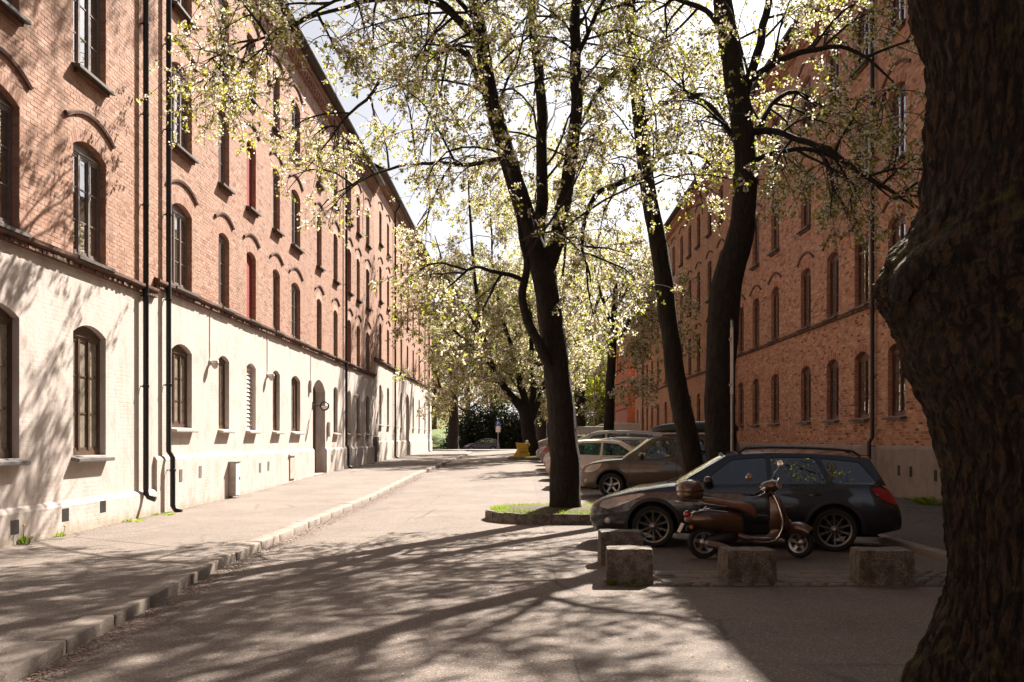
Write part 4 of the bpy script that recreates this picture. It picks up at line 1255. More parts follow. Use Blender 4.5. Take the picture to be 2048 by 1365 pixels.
        g.lathe([(.18 + .014 * math.cos(a), .014 * math.sin(a)) for a in np.linspace(0, 2 * PI, 7)[:-1]], (0, 0, 0), 'z', 20, closed=True); g.box(-.17, .17, -.012, .012, -.008, .008); g.xform(Mx); g.build('steering_wheel', M['interior'], root, True)

    def patch(s, poly, off, sg, g, step=.05, green=False, edge=True):
        o = dense(poly, step); pts = [Vector(p) for p in o]; n = len(pts)
        x0, x1 = min(p[0] for p in o), max(p[0] for p in o); z0, z1 = min(p[1] for p in o), max(p[1] for p in o)
        for x in np.arange(x0 + step * .6, x1, step):
            for z in np.arange(z0 + step * .6, z1, step):
                if inside(o, x, z) and min((x - q[0]) ** 2 + (z - q[1]) ** 2 for q in o) > (step * .45) ** 2: pts.append(Vector((x, z)))
        v, e, f, *_ = delaunay_2d_cdt(pts, [], [list(range(n))], 1, 1e-5)
        Y = (lambda a, b: s.yg(a, b)) if green else (lambda a, b: s.side(a, b))
        g.add([s.P(p.x, sg * (Y(p.x, p.y) + off), p.y) for p in v], [tuple(t) if sg < 0 else tuple(t)[::-1] for t in f])
        if edge:
            g.loft([[s.P(a, sg * (Y(a, b) + off), b) for a, b in o], [s.P(a, sg * (Y(a, b) - .01), b) for a, b in o]], True, False, False)
        return g


def wheel(root, c, r, rim_r, sg, style, width=.2, rim_mat='dark_alloy', steer=0.0):
    """hub with disc, tyre and rim; sg: the side its face looks to"""
    w = MB(); w.lathe([(.0, .0), (.14, 0), (.14, .02), (0.0, .02)], (0, 0, 0), 'y', 24)
    hub = w.build('wheel', M['plastic'], root, True, 30, loc=c, rot=(0, 0, steer))
    t = MB(); h = width / 2; d = r - rim_r
    t.lathe([(rim_r - .01, -h + .02), (rim_r + d * .35, -h), (rim_r + d * .78, -h + .006), (r - .012, -h + .028), (r, -h + .055), (r, h - .055), (r - .012, h - .028), (rim_r + d * .78, h - .006), (rim_r + d * .35, h), (rim_r - .01, h - .02)], (0, 0, 0), 'y', 48)
    t.build('tyre', M['rubber'], hub, True, 50)
    m = MB(); o = sg * (h - .012)
    m.lathe([(rim_r - .012, o), (rim_r + .004, o + sg * .004), (rim_r + .004, o - sg * .012), (rim_r - .02, o - sg * .02), (rim_r - .03, sg * -.02), (rim_r - .035, sg * -h * .8)], (0, 0, 0), 'y', 48)
    m.lathe([(.0, o - sg * .012), (.025, o - sg * .012), (.036, o - sg * .018), (.06, o - sg * .03), (.065, o - sg * .06), (0, o - sg * .06)], (0, 0, 0), 'y', 24)
    n = {'multi': 10, 'five': 5, 'seven': 7}[style]
    for k in range(n):
        for dv in ((-.045, .045) if style == 'multi' else (0,)):
            a = 2 * PI * k / n + .35
            def pt(rr, off, y): b = a + dv * (rr / rim_r) * 1.35 if style == 'multi' else a; return (rr * math.cos(b) - off * math.sin(b), y, rr * math.sin(b) + off * math.cos(b))
            wa, wb = (.0055, .0075) if style == 'multi' else (.034, .026)
            rings = []
            for rr, ww, dy in ((.045, wa, .028), (rim_r * .5, wa * 1.05, .026), (rim_r - .012, wb, .012)):
                y1 = o - sg * dy; y0 = y1 - sg * .022
                rings.append([pt(rr, -ww, y0), pt(rr, -ww * .7, y1), pt(rr, ww * .7, y1), pt(rr, ww, y0)])
            m.loft(rings, True)
    m.build('rim', M[rim_mat], hub, True, 35)
    b = MB(); b.lathe([(.02, o - sg * .010), (.001, o - sg * .006)], (0, 0, 0), 'y', 16); b.build('hub_cap', M['alloy'], hub)
    return hub


def build_car(name, label, loc, heading, sp, paint, group='cars parked nose out along the street', rails=None, plate=True, detail=True):
    """heading: direction the nose points to, radians from +x"""
    c = Car(sp); P_ = M[paint]
    root = empty(name, loc, heading + PI, label, 'car' if sp.get('cat') is None else sp['cat'], group)
    # root sits under the middle of the wheelbase: shift all parts by -xm
    xm = (c.xf + c.xr) / 2
    n0 = len(COL.objects)
    made = []
    mb = MB(); c.shell(mb); made.append(mb.build('body', [P_, M['interior']], root, True, 32))
    before = set(o.name for o in COL.objects)
    c.greenhouse(root, P_)
    for x in (c.xf, c.xr):
        for sg in (-1, 1): wheel(root, (x, sg * (c.side(x, c.wr + c.ar + .02) - .105), c.wr), c.wr, sp.get('rim', c.wr * .72), sg, sp.get('wheel', 'five'), rim_mat=sp.get('rim_mat', 'alloy'))
    for sg in (-1, 1):
        for poly in sp.get('doors', []):
            d = c.patch(poly, .006, sg, MB()).build('door', P_, root, True, 40)
            ce = (sum(p[0] for p in poly) / len(poly), sum(p[1] for p in poly) / len(poly)); big = []
            for p in poly:
                v_ = Vector((p[0] - ce[0], p[1] - ce[1])); v_ = v_ * (1 + .011 / max(v_.length, .2)); big.append((ce[0] + v_.x, ce[1] + v_.y))
            c.patch(big, .0025, sg, MB(), .09).build('door_gap_shade', M['plastic'], d, True, 40)  # black border painted in for the shade of the gap round the door
            hx = max(p[0] for p in poly) - .30; hz = max(p[1] for p in poly) - .13
            g = MB(); y = c.side(hx, hz)
            g.loft([[(hx - .10, sg * (y + .006), hz - .012), (hx - .10, sg * (y + .016), hz - .010), (hx - .10, sg * (y + .016), hz + .012), (hx - .10, sg * (y + .006), hz + .014)],
                    [(hx - .05, sg * (y + .008), hz - .014), (hx - .05, sg * (y + .036), hz - .010), (hx - .05, sg * (y + .036), hz + .014), (hx - .05, sg * (y + .008), hz + .018)],
                    [(hx + .05, sg * (y + .008), hz - .014), (hx + .05, sg * (y + .036), hz - .010), (hx + .05, sg * (y + .036), hz + .014), (hx + .05, sg * (y + .008), hz + .018)],
                    [(hx + .10, sg * (y + .006), hz - .012), (hx + .10, sg * (y + .016), hz - .010), (hx + .10, sg * (y + .016), hz + .012), (hx + .10, sg * (y + .006), hz + .014)]], True)
            g.build('handle', P_, d, True)
        c.patch(round_poly(sp['headlight'], .05), .010, sg, MB(), .035).build('headlight', M['headlight'], root, True, 40)
        c.patch(round_poly(sp['taillight'], .03), .010, sg, MB(), .04).build('tail_light', M['red_lens'], root, True, 40)
        if sp.get('cladding'):
            for x in (c.xf, c.xr):
                g = MB(); rr = []
                for q in range(21):
                    a = PI * (q / 20) * 1.06 - .03 * PI; ring = []
                    for ro, of in ((c.ar - .004, -.02), (c.ar - .004, .012), (c.ar + .028, .016), (c.ar + .05, .006), (c.ar + .05, -.012)):
                        px, pz = x + ro * math.cos(a), max(c.wr + ro * math.sin(a), .2); ring.append(c.P(px, sg * (c.side(px, pz) + of), pz))
                    rr.append(ring)
                g.loft(rr, True)
                g.build('arch_trim', M[sp['cladding']], root, True, 40)
            x0, x1 = c.xf + c.ar + .03, c.xr - c.ar - .03; z = c.zb0((x0 + x1) / 2)
            g = c.patch([(x0, z + .005), (x1, z + .005), (x1, z + .13), (x0, z + .13)], .014, sg, MB(), .12); g.build('sill_trim', M[sp['cladding']], root, True, 40)
        # door mirror
        mx, mz = sp['mirror']; y = c.yg(mx, mz)
        g = MB(); g.ellipsoid((mx - .01, sg * (y + .14), mz + .05), .075, .115, .075, 14, 8, p=2.6); m_ = g.build('door_mirror', P_, root, True)
        g = MB(); g.loft([[(mx - .03, sg * (y - .01), mz - .03), (mx + .05, sg * (y - .01), mz - .03), (mx + .05, sg * (y - .01), mz + .03), (mx - .03, sg * (y - .01), mz + .03)],
                          [(mx - .02, sg * (y + .09), mz - .005), (mx + .03, sg * (y + .09), mz - .005), (mx + .03, sg * (y + .09), mz + .03), (mx - .02, sg * (y + .09), mz + .03)]], True); g.build('mirror_foot', M['plastic'], m_)
        if rails:
            a, b = rails; pts = [(a, sg * (c.yg(a, sp['roof_z']) - .05), lerp_tab(sorted([sp['ws1']] + sp['roof'] + [sp['bg1']]), a) + .025)]
            for k in range(9):
                x = a + .12 + (b - a - .24) * k / 8; zz = lerp_tab(sorted([sp['ws1']] + sp['roof'] + [sp['bg1']]), x); pts.append((x, sg * (c.yg(x, sp['roof_z']) - .045), zz + .085))
            pts.append((b, sg * (c.yg(b, sp['roof_z']) - .05), lerp_tab(sorted([sp['ws1']] + sp['roof'] + [sp['bg1']]), b) + .025))
            MB().tube(pts, .019, 8).build('roof_rail', M['plastic'] if sp.get('rail_mat') is None else M[sp['rail_mat']], root, True)
    # nose: grille, intake, plate, fog lamps, wipers
    def nose(y0, y1, z0, z1, off, name, mat, ny=8, nz=3):
        g = MB(); rings = []
        for j in range(nz + 1):
            z = z0 + (z1 - z0) * j / nz; row = []
            for i in range(ny + 1):
                y = y0 + (y1 - y0) * i / ny; x = 0
                if abs(y) > c.side(0, z):
                    lo, hi = 0, 1.2
                    for _ in range(22):
                        md = (lo + hi) / 2
                        if c.side(md, z) < abs(y): lo = md
                        else: hi = md
                    x = hi
                row.append((c.warp(x, z) - off, y, z))
            rings.append(row)
        g.loft(rings, False); g.loft([rings[0], [(p[0] + .05, p[1], p[2]) for p in rings[0]]], False); g.loft([rings[-1], [(p[0] + .05, p[1], p[2]) for p in rings[-1]]], False)
        return g.build(name, M[mat], root, True, 50)
    gy, gz0, gz1 = sp['grille']
    gr = nose(-gy, gy, gz0, gz1, .008, 'grille', 'plastic', 10, 2)
    if detail:
        for k in range(1, 4):
            z = gz0 + (gz1 - gz0) * k / 4; g = MB()
            g.tube([(c.warp(0, z) - .014 + (.0 if abs(y) < c.side(0, z) else .03), y, z) for y in np.linspace(-gy * .95, gy * .95, 9)], .008, 6); g.build('grille_bar', M['chrome'], gr, True)
    nose(-c.side(0, .35) * 1.06, c.side(0, .35) * 1.06, sp['intake'][0], sp['intake'][1], .006, 'air_intake', 'plastic', 10, 2)
    if plate:
        z = sp.get('plate_z', .46); MB().box(c.warp(0, z) - .028, c.warp(0, z) - .010, -.26, .26, z - .055, z + .055).build('number_plate', M['plate_white'], root)
    if sp.get('fog'):
        for sg in (-1, 1):
            g = MB(); fx, fz = sp['fog']; y = sg * (c.side(fx, fz) + .004); g.ellipsoid((c.warp(fx, fz), y, fz), .05, .012, .05, 12, 6); g.build('fog_lamp', M['headlight'], root, True)
    if detail:
        bx, bz = sp['ws0']
        for y in (-.45, .12):
            MB().tube([(bx - .16, y, bz + .035), (bx + .02, y + .3, bz + .075), (bx + .0, y + .52, bz + .09)], .009, 6).build('wiper', M['plastic'], root)
    for o in COL.objects:
        if o.parent == root: o.location.x -= xm
    return root, c


OUT = dict(L=4.66, W=1.77, xf=1.03, xr=3.70, wr=.325, rim=.245, arch=.07, nose=1.2, nw=.60, tail=.6, tw=.84, bump_z=.46, lean=.17, lean_r=.14,
           under=[(0, .24), (.5, .21), (1.1, .25), (3.7, .25), (4.3, .26), (4.66, .34)],
           belt=[(0, .685), (.25, .755), (.75, .855), (1.36, .945), (2.05, .965), (3.2, .985), (4.15, 1.0), (4.48, .985), (4.66, .93)],
           top=[(0, .70), (.12, .77), (.48, .87), (.95, .95), (1.4, 1.015), (1.65, 1.0), (4.15, 1.0), (4.53, .99), (4.66, .93)],
           ws0=(1.38, .965), ws1=(2.12, 1.405), roof=[(2.37, 1.438), (2.77, 1.455), (3.3, 1.448), (3.8, 1.42)], bg1=(4.22, 1.365), bg0=(4.43, .985), roof_z=1.44, tumble=.20,
           windows=[[(1.72, .985), (2.22, 1.355), (2.71, 1.392), (2.74, .99)], [(2.81, .99), (2.78, 1.394), (3.42, 1.385), (3.62, .998)], [(3.69, 1.0), (3.51, 1.378), (4.06, 1.325), (4.29, 1.04), (4.26, 1.005)]],
           doors=[[(1.48, .30), (2.74, .30), (2.76, .955), (1.60, .925), (1.50, .7)], [(2.77, .30), (3.25, .30), (3.31, .45), (3.45, .66), (3.66, .745), (3.70, .965), (2.79, .956)]],
           headlight=[(.14, .62), (.32, .575), (.66, .70), (.92, .815), (.86, .835), (.32, .755), (.15, .69)], taillight=[(4.28, .93), (4.40, .80), (4.60, .70), (4.64, .72), (4.64, .90), (4.48, .965)],
           mirror=(1.88, .985), grille=(.36, .50, .66), intake=(.25, .36), plate_z=.43, fog=(.32, .40), seats=[2.47, 3.35], wheel='multi', rim_mat='dark_alloy', cladding='plastic')
SUV = dict(L=4.63, W=1.79, xf=.90, xr=3.53, wr=.345, rim=.225, arch=.085, nose=.9, nw=.74, tail=.4, tw=.9, bump_z=.55, lean=.13, lean_r=.08, cladding='plastic_grey',
           under=[(0, .30), (.5, .26), (1, .28), (3.6, .28), (4.63, .38)],
           belt=[(0, .86), (.2, .93), (.6, .99), (1.15, 1.045), (2.0, 1.07), (3.2, 1.09), (4.2, 1.10), (4.63, 1.05)],
           top=[(0, .88), (.12, .96), (.5, 1.035), (1.0, 1.085), (1.4, 1.09), (4.2, 1.10), (4.63, 1.05)],
           ws0=(1.20, 1.05), ws1=(1.98, 1.61), roof=[(2.3, 1.655), (2.8, 1.67), (3.5, 1.655), (4.0, 1.625)], bg1=(4.26, 1.59), bg0=(4.44, 1.09), roof_z=1.66, tumble=.19,
           windows=[[(1.62, 1.09), (2.12, 1.555), (2.62, 1.60), (2.64, 1.10)], [(2.71, 1.10), (2.69, 1.60), (3.36, 1.59), (3.46, 1.11)], [(3.53, 1.11), (3.45, 1.585), (4.04, 1.535), (4.2, 1.17), (4.15, 1.12)]],
           doors=[[(1.30, .36), (2.62, .36), (2.65, 1.06), (1.42, 1.03)], [(2.65, .36), (3.05, .36), (3.12, .5), (3.28, .72), (3.5, .80), (3.54, 1.075), (2.68, 1.06)]],
           headlight=[(.12, .70), (.34, .70), (.55, .80), (.62, .945), (.30, .91), (.14, .86)], taillight=[(4.42, .8), (4.6, .78), (4.6, 1.06), (4.45, 1.08)],
           mirror=(1.72, 1.11), grille=(.5, .68, .86), intake=(.32, .46), plate_z=.55, fog=(.2, .47), seats=[2.4, 3.3], wheel='five')
HATCH = dict(L=4.2, W=1.75, xf=.86, xr=3.44, wr=.31, rim=.21, nose=1.0, nw=.68, tail=.5, tw=.86, bump_z=.48, lean=.15, lean_r=.1,
             under=[(0, .24), (.5, .2), (1, .22), (3.4, .22), (4.2, .32)],
             belt=[(0, .70), (.25, .79), (.7, .89), (1.15, .955), (2.0, .99), (3.0, 1.02), (3.8, 1.03), (4.2, .95)],
             top=[(0, .72), (.12, .80), (.5, .91), (.9, .985), (1.3, 1.02), (3.8, 1.03), (4.2, .95)],
             ws0=(1.12, .96), ws1=(1.98, 1.43), roof=[(2.3, 1.475), (2.7, 1.485), (3.2, 1.468)], bg1=(3.72, 1.40), bg0=(3.98, 1.01), roof_z=1.47, tumble=.19,
             windows=[[(1.52, 1.0), (2.08, 1.37), (2.55, 1.42), (2.58, 1.02)], [(2.66, 1.02), (2.62, 1.42), (3.25, 1.40), (3.58, 1.30), (3.7, 1.13), (3.58, 1.05)]],
             doors=[[(1.28, .28), (2.58, .28), (2.60, .985), (1.40, .94)]], headlight=[(.12, .60), (.35, .57), (.62, .70), (.72, .82), (.32, .77), (.14, .70)], taillight=[(3.98, .75), (4.15, .74), (4.15, .95), (4.0, .98)],
             mirror=(1.64, 1.0), grille=(.4, .54, .66), intake=(.25, .36), plate_z=.45, seats=[2.2, 3.1], wheel='seven')
VAN = dict(L=5.1, W=1.95, xf=.92, xr=4.0, wr=.33, rim=.21, nose=.8, nw=.8, tail=.25, tw=.95, bump_z=.5, lean=.14, lean_r=.03, cat='van',
           under=[(0, .26), (.5, .22), (4, .24), (5.1, .34)],
           belt=[(0, .90), (.25, 1.02), (.7, 1.12), (1.1, 1.18), (2.0, 1.20), (4.5, 1.22), (5.1, 1.2)], top=[(0, .93), (.15, 1.06), (.5, 1.16), (.85, 1.22), (1.2, 1.22), (4.6, 1.22), (5.1, 1.2)],
           ws0=(.86, 1.17), ws1=(1.62, 1.86), roof=[(1.95, 1.93), (2.6, 1.95), (4.0, 1.95), (4.7, 1.94)], bg1=(4.98, 1.92), bg0=(5.07, 1.2), roof_z=1.94, tumble=.13,
           windows=[[(1.26, 1.22), (1.74, 1.75), (2.2, 1.80), (2.22, 1.23)]], doors=[[(1.25, .35), (2.28, .35), (2.3, 1.17), (1.3, 1.16)]],
           headlight=[(.12, .74), (.4, .74), (.6, .95), (.3, .97), (.14, .88)], taillight=[(4.95, .8), (5.08, .8), (5.08, 1.15), (4.95, 1.15)],
           mirror=(1.32, 1.22), grille=(.5, .7, .86), intake=(.3, .45), seats=[1.9], wheel='seven')
WAGON = dict(HATCH, L=4.55, xr=3.55, belt=[(0, .70), (.25, .79), (.7, .89), (1.15, .955), (2.0, .98), (3.0, 1.0), (4.1, 1.02), (4.55, .95)], top=[(0, .72), (.12, .80), (.5, .91), (.9, .985), (1.3, 1.02), (4.2, 1.02), (4.55, .95)],
             under=[(0, .24), (.5, .2), (3.5, .22), (4.55, .32)], roof=[(2.3, 1.475), (2.8, 1.49), (3.4, 1.475), (3.9, 1.44)], bg1=(4.15, 1.39), bg0=(4.33, 1.0),
             windows=[[(1.52, 1.0), (2.08, 1.37), (2.55, 1.42), (2.58, 1.01)], [(2.66, 1.01), (2.62, 1.42), (3.3, 1.41), (3.42, 1.02)], [(3.5, 1.03), (3.4, 1.40), (3.95, 1.35), (4.12, 1.07)]],
             taillight=[(4.32, .75), (4.5, .74), (4.5, .95), (4.35, .98)], seats=[2.3, 3.2])


def park(px_front, Z, spec, heading_deg, dz=0.0):
    """nose of the car at picture column px_front, Z metres up the street"""
    h = R(heading_deg); xm = (spec['xf'] + spec['xr']) / 2
    nose = Vector(((px_front - VX) / FPX * Z, Z, 0)); c = nose - Vector((math.cos(h), math.sin(h), 0)) * xm
    return (c.x, c.y, gz(c.y) + dz)


# black wagon: its near wheels stand at (2.04, 15.40) and (4.60, 14.84)
hd = math.atan2(15.40 - 14.84, 2.04 - 4.60)
nrm = Vector((-math.sin(hd), math.cos(hd), 0)); mid = Vector((3.32, 15.12, 0)) - nrm * .78
if mid.y < 15.12: mid = Vector((3.32, 15.12, 0)) + nrm * .78
build_car('station_wagon', 'black station wagon with many-spoked dark wheels parked behind the brown scooter', (mid.x, mid.y, 0.0), hd, OUT, 'p_black', rails=(2.3, 4.1))
suv, suvc = build_car('off_roader', 'bronze off-roader with a black roof box parked behind the slender trunks', park(1163, 28.2, SUV, 171), R(171), dict(SUV, rail_mat='steel'), 'p_gold', rails=(2.2, 4.15))
# its roof box is a thing of its own, on the roof bars
bx = empty('roof_box', suv.location, suv.rotation_euler.z, 'long black roof box carried on the bronze off-roader', 'roof box')
xm = (SUV['xf'] + SUV['xr']) / 2
g = MB(); rings = []
for x, hw, z0, z1 in ((1.95, .10, 1.83, 1.90), (2.0, .22, 1.80, 1.94), (2.25, .34, 1.79, 2.01), (2.7, .40, 1.78, 2.07), (3.4, .42, 1.78, 2.10), (4.05, .42, 1.79, 2.09), (4.25, .40, 1.80, 2.04), (4.32, .34, 1.84, 1.96)):
    rings.append([(x - xm, .12 + y * hw, z0 + (z1 - z0) * k) for y, k in ((-.9, 0), (-1, .3), (-.98, .6), (-.8, .92), (-.4, 1), (.4, 1), (.8, .92), (.98, .6), (1, .3), (.9, 0))])
g.loft(rings, True); g.build('box_shell', M['box_black'], bx, True, 45)
for x in (2.5, 3.7): MB().box(x - xm - .03, x - xm + .03, -.6, .6, 1.735, 1.772).build('roof_bar', M['steel'], bx)
build_car('hatchback', 'white hatchback with teal tinted side windows between the thick trunk and the off-roader', park(1108 + 4.2 / 32.0 * FPX, 31.6, HATCH, -7), R(-7), dict(HATCH, glass='car_glass_teal'), 'p_white')
build_car('estate_car', 'champagne estate car whose curved roof shows above the white hatchback', park(1094, 36.0, WAGON, 172), R(172), WAGON, 'p_beige', rails=(2.2, 4.0))
build_car('minivan', 'pale silver people carrier with a rounded roof above the champagne estate', park(1090, 40.5, VAN, 173), R(173), dict(VAN, glass='car_glass', cat='minivan', W=1.8, bg1=(4.65, 1.6), bg0=(4.88, 1.13), ws1=(1.9, 1.60), roof=[(2.2, 1.67), (2.8, 1.70), (3.6, 1.69), (4.2, 1.66)], roof_z=1.68,
         belt=[(0, .80), (.25, .92), (.7, 1.02), (1.1, 1.06), (2.0, 1.08), (4.5, 1.12), (5.1, 1.1)], top=[(0, .83), (.15, .96), (.5, 1.06), (.85, 1.1), (1.2, 1.1), (4.6, 1.12), (5.1, 1.1)], ws0=(.90, 1.06),
         windows=[[(1.38, 1.10), (2.0, 1.52), (2.45, 1.60), (2.48, 1.12)], [(2.56, 1.12), (2.53, 1.60), (3.3, 1.60), (3.35, 1.13)], [(3.43, 1.13), (3.38, 1.60), (4.3, 1.55), (4.55, 1.2), (4.5, 1.15)]], headlight=[(.12, .64), (.4, .66), (.62, .86), (.3, .86), (.14, .78)], mirror=(1.45, 1.12)), 'p_silver')
build_car('hatchback', 'plum red hatchback with only its tail showing past the thick trunk', park(1086 + 4.2 / 45.0 * FPX, 44.6, HATCH, -6), R(-6), HATCH, 'p_red')
build_car('estate_car', 'dark grey estate car with only its nose showing, next but one to the yellow sack', park(1082, 49.5, WAGON, 173), R(173), WAGON, 'p_grey', rails=(2.2, 4.0))
build_car('hatchback', 'silver hatchback parked nose out beside the yellow sack', park(1074, 54.0, HATCH, 174), R(174), HATCH, 'p_silver')
build_car('delivery_van', 'white delivery van with a sloping windscreen behind the thick trunk', park(1068, 63.5, VAN, 175), R(175), dict(VAN), 'p_white')
build_car('delivery_van', 'tall white van whose roof shows far behind beside the lamp post', (6.4, 76.0, gz(76)), R(178), dict(VAN, roof=[(1.95, 2.2), (2.6, 2.3), (4.0, 2.3), (4.7, 2.29)], ws1=(1.7, 2.1), bg1=(4.98, 2.26), roof_z=2.28), 'p_white')
build_car('far_car', 'small dark navy car standing in the cross street before the bushes', (-4.7, 117.0, gz(117) + .0), R(180), HATCH, 'p_blue', group='cars in the cross street', detail=False)
# ================================================================== trees
def catmull(pts, k=4):
    """pts: (x, y, z, r) control points -> smooth list"""
    p = [np.array(q, float) for q in pts]; out = []
    for i in range(len(p) - 1):
        a, b, c, d = p[max(i - 1, 0)], p[i], p[i + 1], p[min(i + 2, len(p) - 1)]
        for j in range(k):
            t = j / k
            out.append(.5 * ((2 * b) + (-a + c) * t + (2 * a - 5 * b + 4 * c - d) * t * t + (-a + 3 * b - 3 * c + d) * t ** 3))
    out.append(p[-1]); return np.array(out)


def limb_tube(mb, path, n=10, rough=.0, seed=0):
    ref = None; rings = []
    for i in range(len(path)):
        p = Vector(path[i][:3]); t = Vector(path[min(i + 1, len(path) - 1)][:3]) - Vector(path[max(i - 1, 0)][:3]); t.normalize()
        if ref is None: ref = Vector((1, 0, 0)) if abs(t.x) < .8 else Vector((0, 1, 0))
        a = ref - t * ref.dot(t); a.normalize(); ref = a; b = t.cross(a); ring = []
        for k in range(n):
            an = 2 * PI * k / n; d = a * math.cos(an) + b * math.sin(an); r = path[i][3]
            if rough: r *= 1 + rough * 1.3 * mnoise.noise((d.x * 2.2 + seed, d.y * 2.2, p.z * 1.3)) + rough * .6 * mnoise.noise((d.x * 6 + seed, d.y * 6, p.z * 2.6))
            ring.append(p + d * r)
        rings.append(ring)
    mb.loft(rings, True)


def unit(v): return v / np.maximum(np.linalg.norm(v, axis=-1, keepdims=True), 1e-9)


def spawn(rng, P, m, t0, t1, l0, l1, k, ang, up, droop, wob):
    """m child shoots on each of the n paths P (n, kk, 3) -> (n*m, k, 3)"""
    n, kk, _ = P.shape
    t = rng.uniform(t0, t1, (n, m)); f = t * (kk - 1); i = np.minimum(f.astype(int), kk - 2); w = (f - i)[..., None]
    ii = np.arange(n)[:, None]
    st = P[ii, i] * (1 - w) + P[ii, i + 1] * w
    tg = unit(P[ii, i + 1] - P[ii, i])
    rv = rng.normal(size=(n, m, 3)); rv = unit(rv - tg * (rv * tg).sum(-1, keepdims=True))
    a = np.radians(rng.uniform(ang[0], ang[1], (n, m, 1)))
    d = unit(tg * np.cos(a) + rv * np.sin(a) + np.array([0, 0, up]))
    L = rng.uniform(l0, l1, (n, m, 1)) * (1.15 - .5 * t[..., None]); out = [st]; p = st
    for j in range(k - 1):
        d = unit(d + np.array([0, 0, -droop]) * (j + 1) / k + rng.normal(0, wob, (n, m, 3)))
        p = p + d * L / (k - 1); out.append(p)
    return np.stack(out, 2).reshape(n * m, k, 3)


def thin_tubes(P, r0, r1, sides=3):
    """(n, k, 3) paths -> verts, quads"""
    n, k, _ = P.shape
    t = unit(P[:, -1] - P[:, 0]); ref = np.where(np.abs(t[:, 2:3]) > .9, np.array([[1., 0, 0]]), np.array([[0., 0, 1]]))
    a = unit(np.cross(t, ref)); b = np.cross(t, a)
    rr = np.linspace(r0, r1, k)
    V = np.zeros((n, k, sides, 3))
    for s in range(sides):
        an = 2 * PI * s / sides
        V[:, :, s] = P + (a * math.cos(an) + b * math.sin(an))[:, None] * rr[None, :, None]
    idx = np.arange(n * k * sides).reshape(n, k, sides); F = []
    for s in range(sides):
        s2 = (s + 1) % sides
        F.append(np.stack([idx[:, :-1, s], idx[:, :-1, s2], idx[:, 1:, s2], idx[:, 1:, s]], -1).reshape(-1, 4))
    return V.reshape(-1, 3), np.concatenate(F)


def leaf_quads(rng, C, size, hang=.5, wide=.30, spread=.0):
    """one folded leaf per centre"""
    n = len(C)
    if spread: C = C + rng.normal(0, spread, C.shape)
    ax = unit(rng.normal(size=(n, 3)) + np.array([0, 0, -hang])); nv = unit(np.cross(ax, rng.normal(size=(n, 3)))); s = rng.uniform(size[0], size[1], (n, 1)); up = np.cross(ax, nv)
    V = np.stack([C, C + ax * s * .5 + nv * s * wide + up * s * .08, C + ax * s, C + ax * s * .5 - nv * s * wide + up * s * .08], 1)
    F = np.arange(n * 4).reshape(n, 4)
    return V.reshape(-1, 3), F, np.repeat(rng.random(n), 4)


def flower_quads(rng, C, per, spread, size):
    n = len(C); Q = np.repeat(C, per, 0) + rng.normal(0, spread, (n * per, 3)); m = len(Q)
    nz = unit(rng.normal(size=(m, 3))); a = unit(np.cross(nz, rng.normal(size=(m, 3)))); b = np.cross(nz, a); s = rng.uniform(size[0], size[1], (m, 1)) * .5
    V = np.stack([Q + (a * math.cos(PI * k / 2) + b * math.sin(PI * k / 2)) * s + nz * s * .25 for k in range(4)], 1)
    return V.reshape(-1, 3), np.arange(m * 4).reshape(m, 4), np.repeat(rng.random(m), 4)


def resample(path, k):
    d = np.concatenate([[0], np.cumsum(np.linalg.norm(np.diff(path[:, :3], axis=0), axis=1))]); t = np.linspace(0, d[-1], k)
    return np.stack([np.interp(t, d, path[:, i]) for i in range(4)], 1), d[-1]


